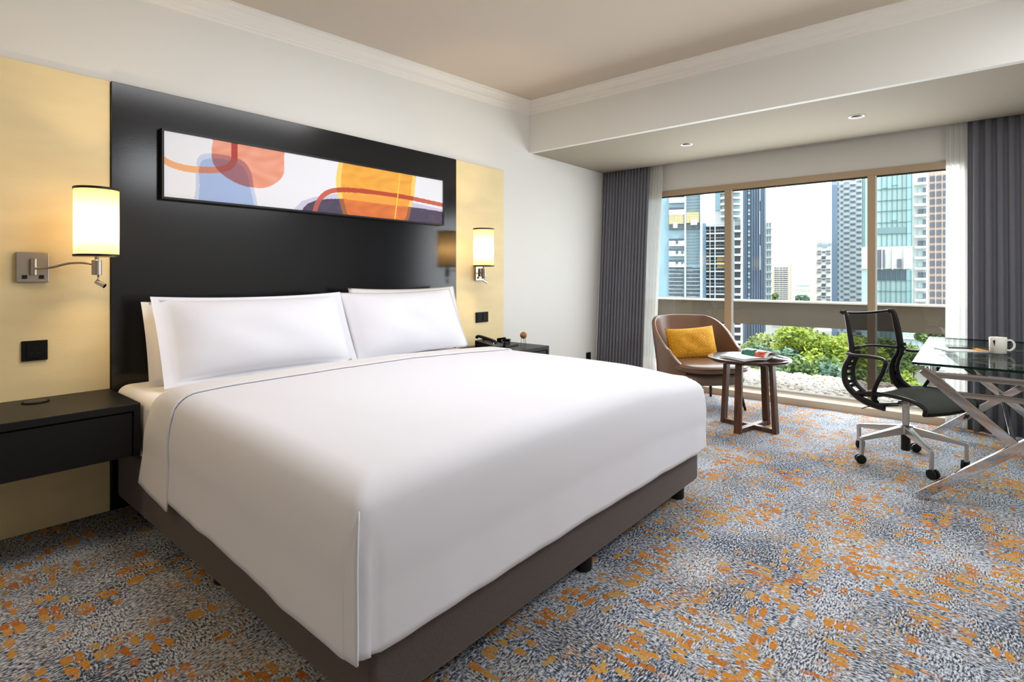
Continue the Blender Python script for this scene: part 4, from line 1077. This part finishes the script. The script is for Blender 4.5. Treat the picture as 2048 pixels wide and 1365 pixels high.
T = Tower('white_apartments', 'white apartment tower with dark window groups left of the chequered tower', 1620, 1665, 486, 170, 18, white)
T.pieces('roof_block', [(1634, 1652, 478, 487)], 0, 8, white)
T.pieces('side_wall', [(1620, 1632, 490, 800)], -.7, -.02, bmat('warm_render', (226, 216, 206), .8))
T.pieces('roof_window', [(1635.5, 1643, 487.5, 493), (1645, 1654, 488.5, 495.5), (1656.5, 1662, 487, 492)], -.3, -.02, gl_blue)
rr = []; r2 = []
for i in range(7):
    vv = 500.5 + i * 18.2
    rr += [(1635, 1642, vv + 1, vv + 4), (1635, 1642, vv + 6.6, vv + 9.6), (1652.5, 1661, vv + 1, vv + 4), (1652.5, 1661, vv + 6.6, vv + 9.6)]; r2 += [(1643.5, 1651.5, vv + 12.5 , vv + 15), (1644, 1650.5, vv + 2.6, vv + 5.2), (1643, 1651.5, vv + 7.5 + 8, vv + 9 + 9)]
T.pieces('window', rr, -.3, -.02, gl_mid); T.pieces('wide_window', r2, -.3, -.02, gl_dark)

T = Tower('chequered_tower', 'tall grey tower with a chequered pattern of recessed panels', 1664, 1727, 250, 115, 18, bmat('pale_panel', (214, 224, 228), .6))
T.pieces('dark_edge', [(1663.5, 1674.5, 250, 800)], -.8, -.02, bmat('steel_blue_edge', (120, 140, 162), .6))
rr = []
for i in range(34):
    vv = 352 + i * 11.15
    rr += [(1687.5, 1699, vv, vv + 5)]; rr += [(1700, 1711, vv + 5.4, vv + 10.4)]; rr += [(1712.5, 1723, vv - .6, vv + 4.4)]; rr += [(1681, 1686.5, vv + 5.4, vv + 10.4)]
T.pieces('chequer_panel', rr, -.25, -.02, bmat('grey_chequer', (158, 168, 174), .5))
T.joined('panel_lines', [(a0 + .8, a1 - .8, v0 + 1.6, v0 + 2.3) for a0, a1, v0, v1 in rr] + [(a0 + .8, a1 - .8, v0 + 3.3, v0 + 4.0) for a0, a1, v0, v1 in rr], -.4, -.26, gl_mid)['kind'] = 'stuff'
T.joined('slit_windows', [(1676, 1678, 352 + i * 11.15, 357 + i * 11.15) for i in range(34)], -.25, -.02, gl_mid)['kind'] = 'stuff'

T = Tower('teal_glass_tower', 'pale teal glass tower with dark mullions behind the right window mullion', 1723.5, 1825, 250, 82, 16, gl_teal)
rr = []
for u0_, u1_ in ((1723.5, 1735), ) : rr.append((u0_, u1_, 493, 540))
T.pieces('open_floor', [(1723.5, 1735, 494, 538), (1752, 1823, 494, 538)], -.5, -.02, white)
T.pieces('open_floor_window', [(1754, 1762, 500, 536), (1765, 1770, 500, 536), (1794, 1803, 519, 536)], -.7, -.51, gl_mid)
T.pieces('open_floor_column', [(1763, 1765, 494, 540), (1784, 1786, 494, 540), (1807, 1808.5, 494, 540)], -1.1, -.51, white)
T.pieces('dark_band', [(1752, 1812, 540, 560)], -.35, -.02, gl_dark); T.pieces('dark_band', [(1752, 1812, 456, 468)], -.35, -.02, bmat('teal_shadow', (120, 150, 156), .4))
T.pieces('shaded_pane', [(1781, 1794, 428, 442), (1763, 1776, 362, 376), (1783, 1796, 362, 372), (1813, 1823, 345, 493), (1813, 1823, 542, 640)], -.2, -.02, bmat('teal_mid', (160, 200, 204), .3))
T.pieces('glass_fin', [(u, u + .9, 250, 493) for u in (1763, 1773.5, 1784, 1794, 1804, 1813, 1823)] + [(1729, 1729.9, 250, 493), (1724, 1725, 250, 493)], -.3, -.02, bmat('teal_fin', (84, 128, 134), .4))
T.pieces('glass_fin', [(u, u + .9, 541, 760) for u in (1762, 1771.5, 1781, 1792, 1802, 1812, 1822)], -.42, -.02, bpy.data.materials['teal_fin'])
T.pieces('floor_line', [(1752, 1824, vv, vv + .8) for vv in (378, 401, 422, 445, 468, 493, 561, 582, 610)], -.28, -.02, bmat('teal_line', (120, 160, 164), .4))

T = Tower('balcony_block', 'white apartment block with stepped balconies right of the teal glass tower', 1823, 1857, 250, 98, 16, bmat('white_block', (222, 222, 222), .8))
for i in range(14):
    vv = 356 + i * 21
    T.pieces('window', [(1836, 1852, vv, vv + 10)], -.3, -.02, gl_pale if i % 3 else gl_mid); T.pieces('balcony_front', [(1829, 1854, vv + 11, vv + 16)], -1.7, -.02, white)
    T.pieces('window_shade', [(1846, 1852, vv, vv + 10)], -.5, -.31, gl_mid)
T = Tower('salmon_tower', 'salmon-coloured tower with a regular grid of windows at the right edge of the view', 1857, 1935, 250, 108, 18, salmon)
T.pieces('window', [(u, u + 8.6, 350 + 15.6 * i, 350 + 15.6 * i + 10.6) for i in range(20) for u in (1860.5, 1873.5, 1886.5, 1899.5)], -.25, -.02, gl_mid)
T.joined('white_ribs', [(u, u + 1.0, 250, 660) for u in (1858, 1870.6, 1883.8, 1896.8)], -.6, -.02, white)

# low buildings below the beam on the right
T = Tower('podium_building', 'low white podium building seen under the beam near the desk', 1806, 1960, 655, 62, 10, white)
for u in (1812, 1824, 1836, 1848, 1862, 1876): T.pieces('window', [(u, u + 7, 664, 676), (u, u + 7, 684, 700)], -.2, -.02, gl_pale)
T.pieces('ledge', [(1806, 1960, 679, 681.5)], -.8, -.02, conc); T.pieces('car_ramp', [(1800, 1960, 712, 720)], -9, -.02, conc)

# ------------------------------------------------------------------ trees
def foliage_mat(name, c1, c2, c3):
    m_, t_, b_ = newmat(name); b_.inputs['Roughness'].default_value = .75
    co_ = t_.nodes.new('ShaderNodeTexCoord'); n_ = t_.nodes.new('ShaderNodeTexNoise'); n_.inputs['Scale'].default_value = 1.1; n_.inputs['Detail'].default_value = 6; n_.inputs['Roughness'].default_value = .7
    t_.links.new(co_.outputs['Object'], n_.inputs['Vector'])
    r_ = t_.nodes.new('ShaderNodeValToRGB'); el = r_.color_ramp.elements; el[0].position = .34; el[0].color = (*rgb(*c1), 1); el[1].position = .66; el[1].color = (*rgb(*c3), 1)
    k_ = el.new(.5); k_.color = (*rgb(*c2), 1)
    t_.links.new(n_.outputs['Fac'], r_.inputs[0]); t_.links.new(r_.outputs[0], b_.inputs['Base Color'])
    return m_
FM = {'lime': foliage_mat('lime_leaves', (104, 130, 52), (150, 170, 60), (194, 200, 88)),
      'green': foliage_mat('green_leaves', (74, 100, 58), (112, 138, 78), (156, 172, 102)),
      'blue': foliage_mat('bluish_leaves', (74, 106, 92), (108, 140, 118), (150, 172, 140)),
      'olive': foliage_mat('olive_leaves', (130, 148, 92), (164, 178, 118), (196, 204, 140))}
bark = bmat('bark', (110, 98, 84), .9, bump=.5, bscale=6)
def tree(u, vtop, D_, R_, kind, label, seed, n=9000, squash=.72, name='tree', leaf=.26):
    rnd = random.Random(seed); c = at(u, vtop, D_)
    top = c.z; cz = top - R_ * squash
    t_ = thing(name, label, 'tree', (c.x, c.y, GZ), group='trees beyond the terrace')
    hz = cz - GZ
    q_ = MB().tube([(0, 0, 0), (.15, .1, hz * .35), (-.1, .2, hz * .62)], .4, 10, rs=[.5, .36, .28])
    blobs = []
    for k_ in range(20):
        a_ = rnd.uniform(0, 6.283); e_ = rnd.uniform(-.35, 1); rr_ = R_ * rnd.uniform(.45, .85)
        bx, by, bz = rr_ * math.cos(a_) * math.sqrt(max(0, 1 - e_ * e_ * .8)), rr_ * math.sin(a_) * math.sqrt(max(0, 1 - e_ * e_ * .8)), rr_ * e_ * squash
        blobs.append((bx, by, hz + bz, R_ * rnd.uniform(.24, .38)))
        if k_ < 10: q_.tube([(-.1, .2, hz * .60), (bx * .45, by * .45, hz * .78 + bz * .3), (bx * .95, by * .95, hz + bz)], .1, 7, rs=[.2, .12, .03])
    q_.build('trunk', bark, t_, smooth=True)
    blobs.append((0, 0, hz + .1 * R_, R_ * .5))
    V = []; F = []
    for i in range(n):
        bx, by, bz, br = blobs[i % len(blobs)]
        while True:
            dx, dy, dz = rnd.gauss(0, 1), rnd.gauss(0, 1), rnd.gauss(0, 1); l_ = math.sqrt(dx * dx + dy * dy + dz * dz)
            if l_ > .01: break
        r_ = br * rnd.uniform(.55, 1.08); px, py, pz = bx + dx / l_ * r_, by + dy / l_ * r_, bz + dz / l_ * r_ * .75
        s_ = leaf * rnd.uniform(.6, 1.3); ax = Vector((rnd.gauss(0, 1), rnd.gauss(0, 1), rnd.gauss(0, .5))).normalized(); b2 = ax.cross(Vector((rnd.gauss(0, 1), rnd.gauss(0, 1), rnd.gauss(0, 1)))).normalized()
        p = Vector((px, py, pz)); k0 = len(V)
        V += [tuple(p - ax * s_), tuple(p + b2 * s_ * .5), tuple(p + ax * s_), tuple(p - b2 * s_ * .5)]; F.append((k0, k0 + 1, k0 + 2, k0 + 3))
    me = bpy.data.meshes.new('foliage'); me.from_pydata(V, [], F); me.materials.append(FM[kind])
    o_ = bpy.data.objects.new('foliage', me); COL.objects.link(o_); o_.parent = t_; o_['kind'] = 'stuff'
    return t_
tree(1640, 650, 36, 3.9, 'lime', 'bright yellow-green tree in the middle of the window below the beam', 1, 15000, .9, leaf=.17)
tree(1735, 662, 42, 3.6, 'lime', 'yellow-green tree seen through the office chair back', 12, 9000, .85, leaf=.2)
tree(1530, 684, 34, 2.6, 'blue', 'bluish-green tree beside the slate tower foot behind the round table', 2, 9000, .95, leaf=.17)
tree(1578, 650, 52, 3.4, 'olive', 'pale olive tree between the bluish tree and the yellow-green tree', 3, 8000, 1.0, leaf=.22)
tree(1570, 715, 29, 2.1, 'green', 'low mid-green tree crown just above the gravel right of the round table', 4, 6000, .9, leaf=.15)
tree(1500, 715, 30, 1.9, 'green', 'low green tree behind the armchair back, nearest the left mullion', 5, 5000, .9, leaf=.16)
tree(1690, 712, 30, 2.2, 'green', 'mid-green tree crown above the gravel left of the office chair', 6, 6000, .9, leaf=.15)
tree(1640, 722, 29, 1.8, 'blue', 'dark bluish shrub-like tree low in the middle just above the gravel', 7, 5000, .9, leaf=.15)
tree(1800, 662, 40, 2.3, 'green', 'green tree between the office chair back and the white podium building', 8, 7000, 1.15, leaf=.18)
tree(1775, 728, 30, 2.0, 'lime', 'yellow-green tree low behind the office chair', 9, 5000, .8, leaf=.16)
tree(1868, 655, 56, 2.0, 'green', 'small green tree in front of the white podium building', 10, 4000, .5, leaf=.2)
tree(1538, 586, 200, 3.4, 'green', 'distant green tree just above the beam at the foot of the slim white tower', 13, 2500, .9, leaf=.5)
tree(1606, 588, 260, 4.2, 'blue', 'distant bluish trees just above the beam below the faint pale block', 14, 2500, .8, leaf=.6)
tree(1500, 672, 62, 4.0, 'green', 'green tree in the row at the foot of the slate tower', 15, 6000, 1.0, leaf=.24)
tree(1555, 664, 72, 4.6, 'olive', 'far olive tree in the row below the white slim tower', 16, 6000, 1.0, leaf=.26)
tree(1690, 652, 64, 4.4, 'lime', 'far yellow-green tree directly left of the office chair back', 17, 6000, 1.0, leaf=.24)
tree(1612, 656, 66, 4.2, 'olive', 'far olive tree just left of the bright yellow-green tree', 18, 5000, 1.0, leaf=.24)
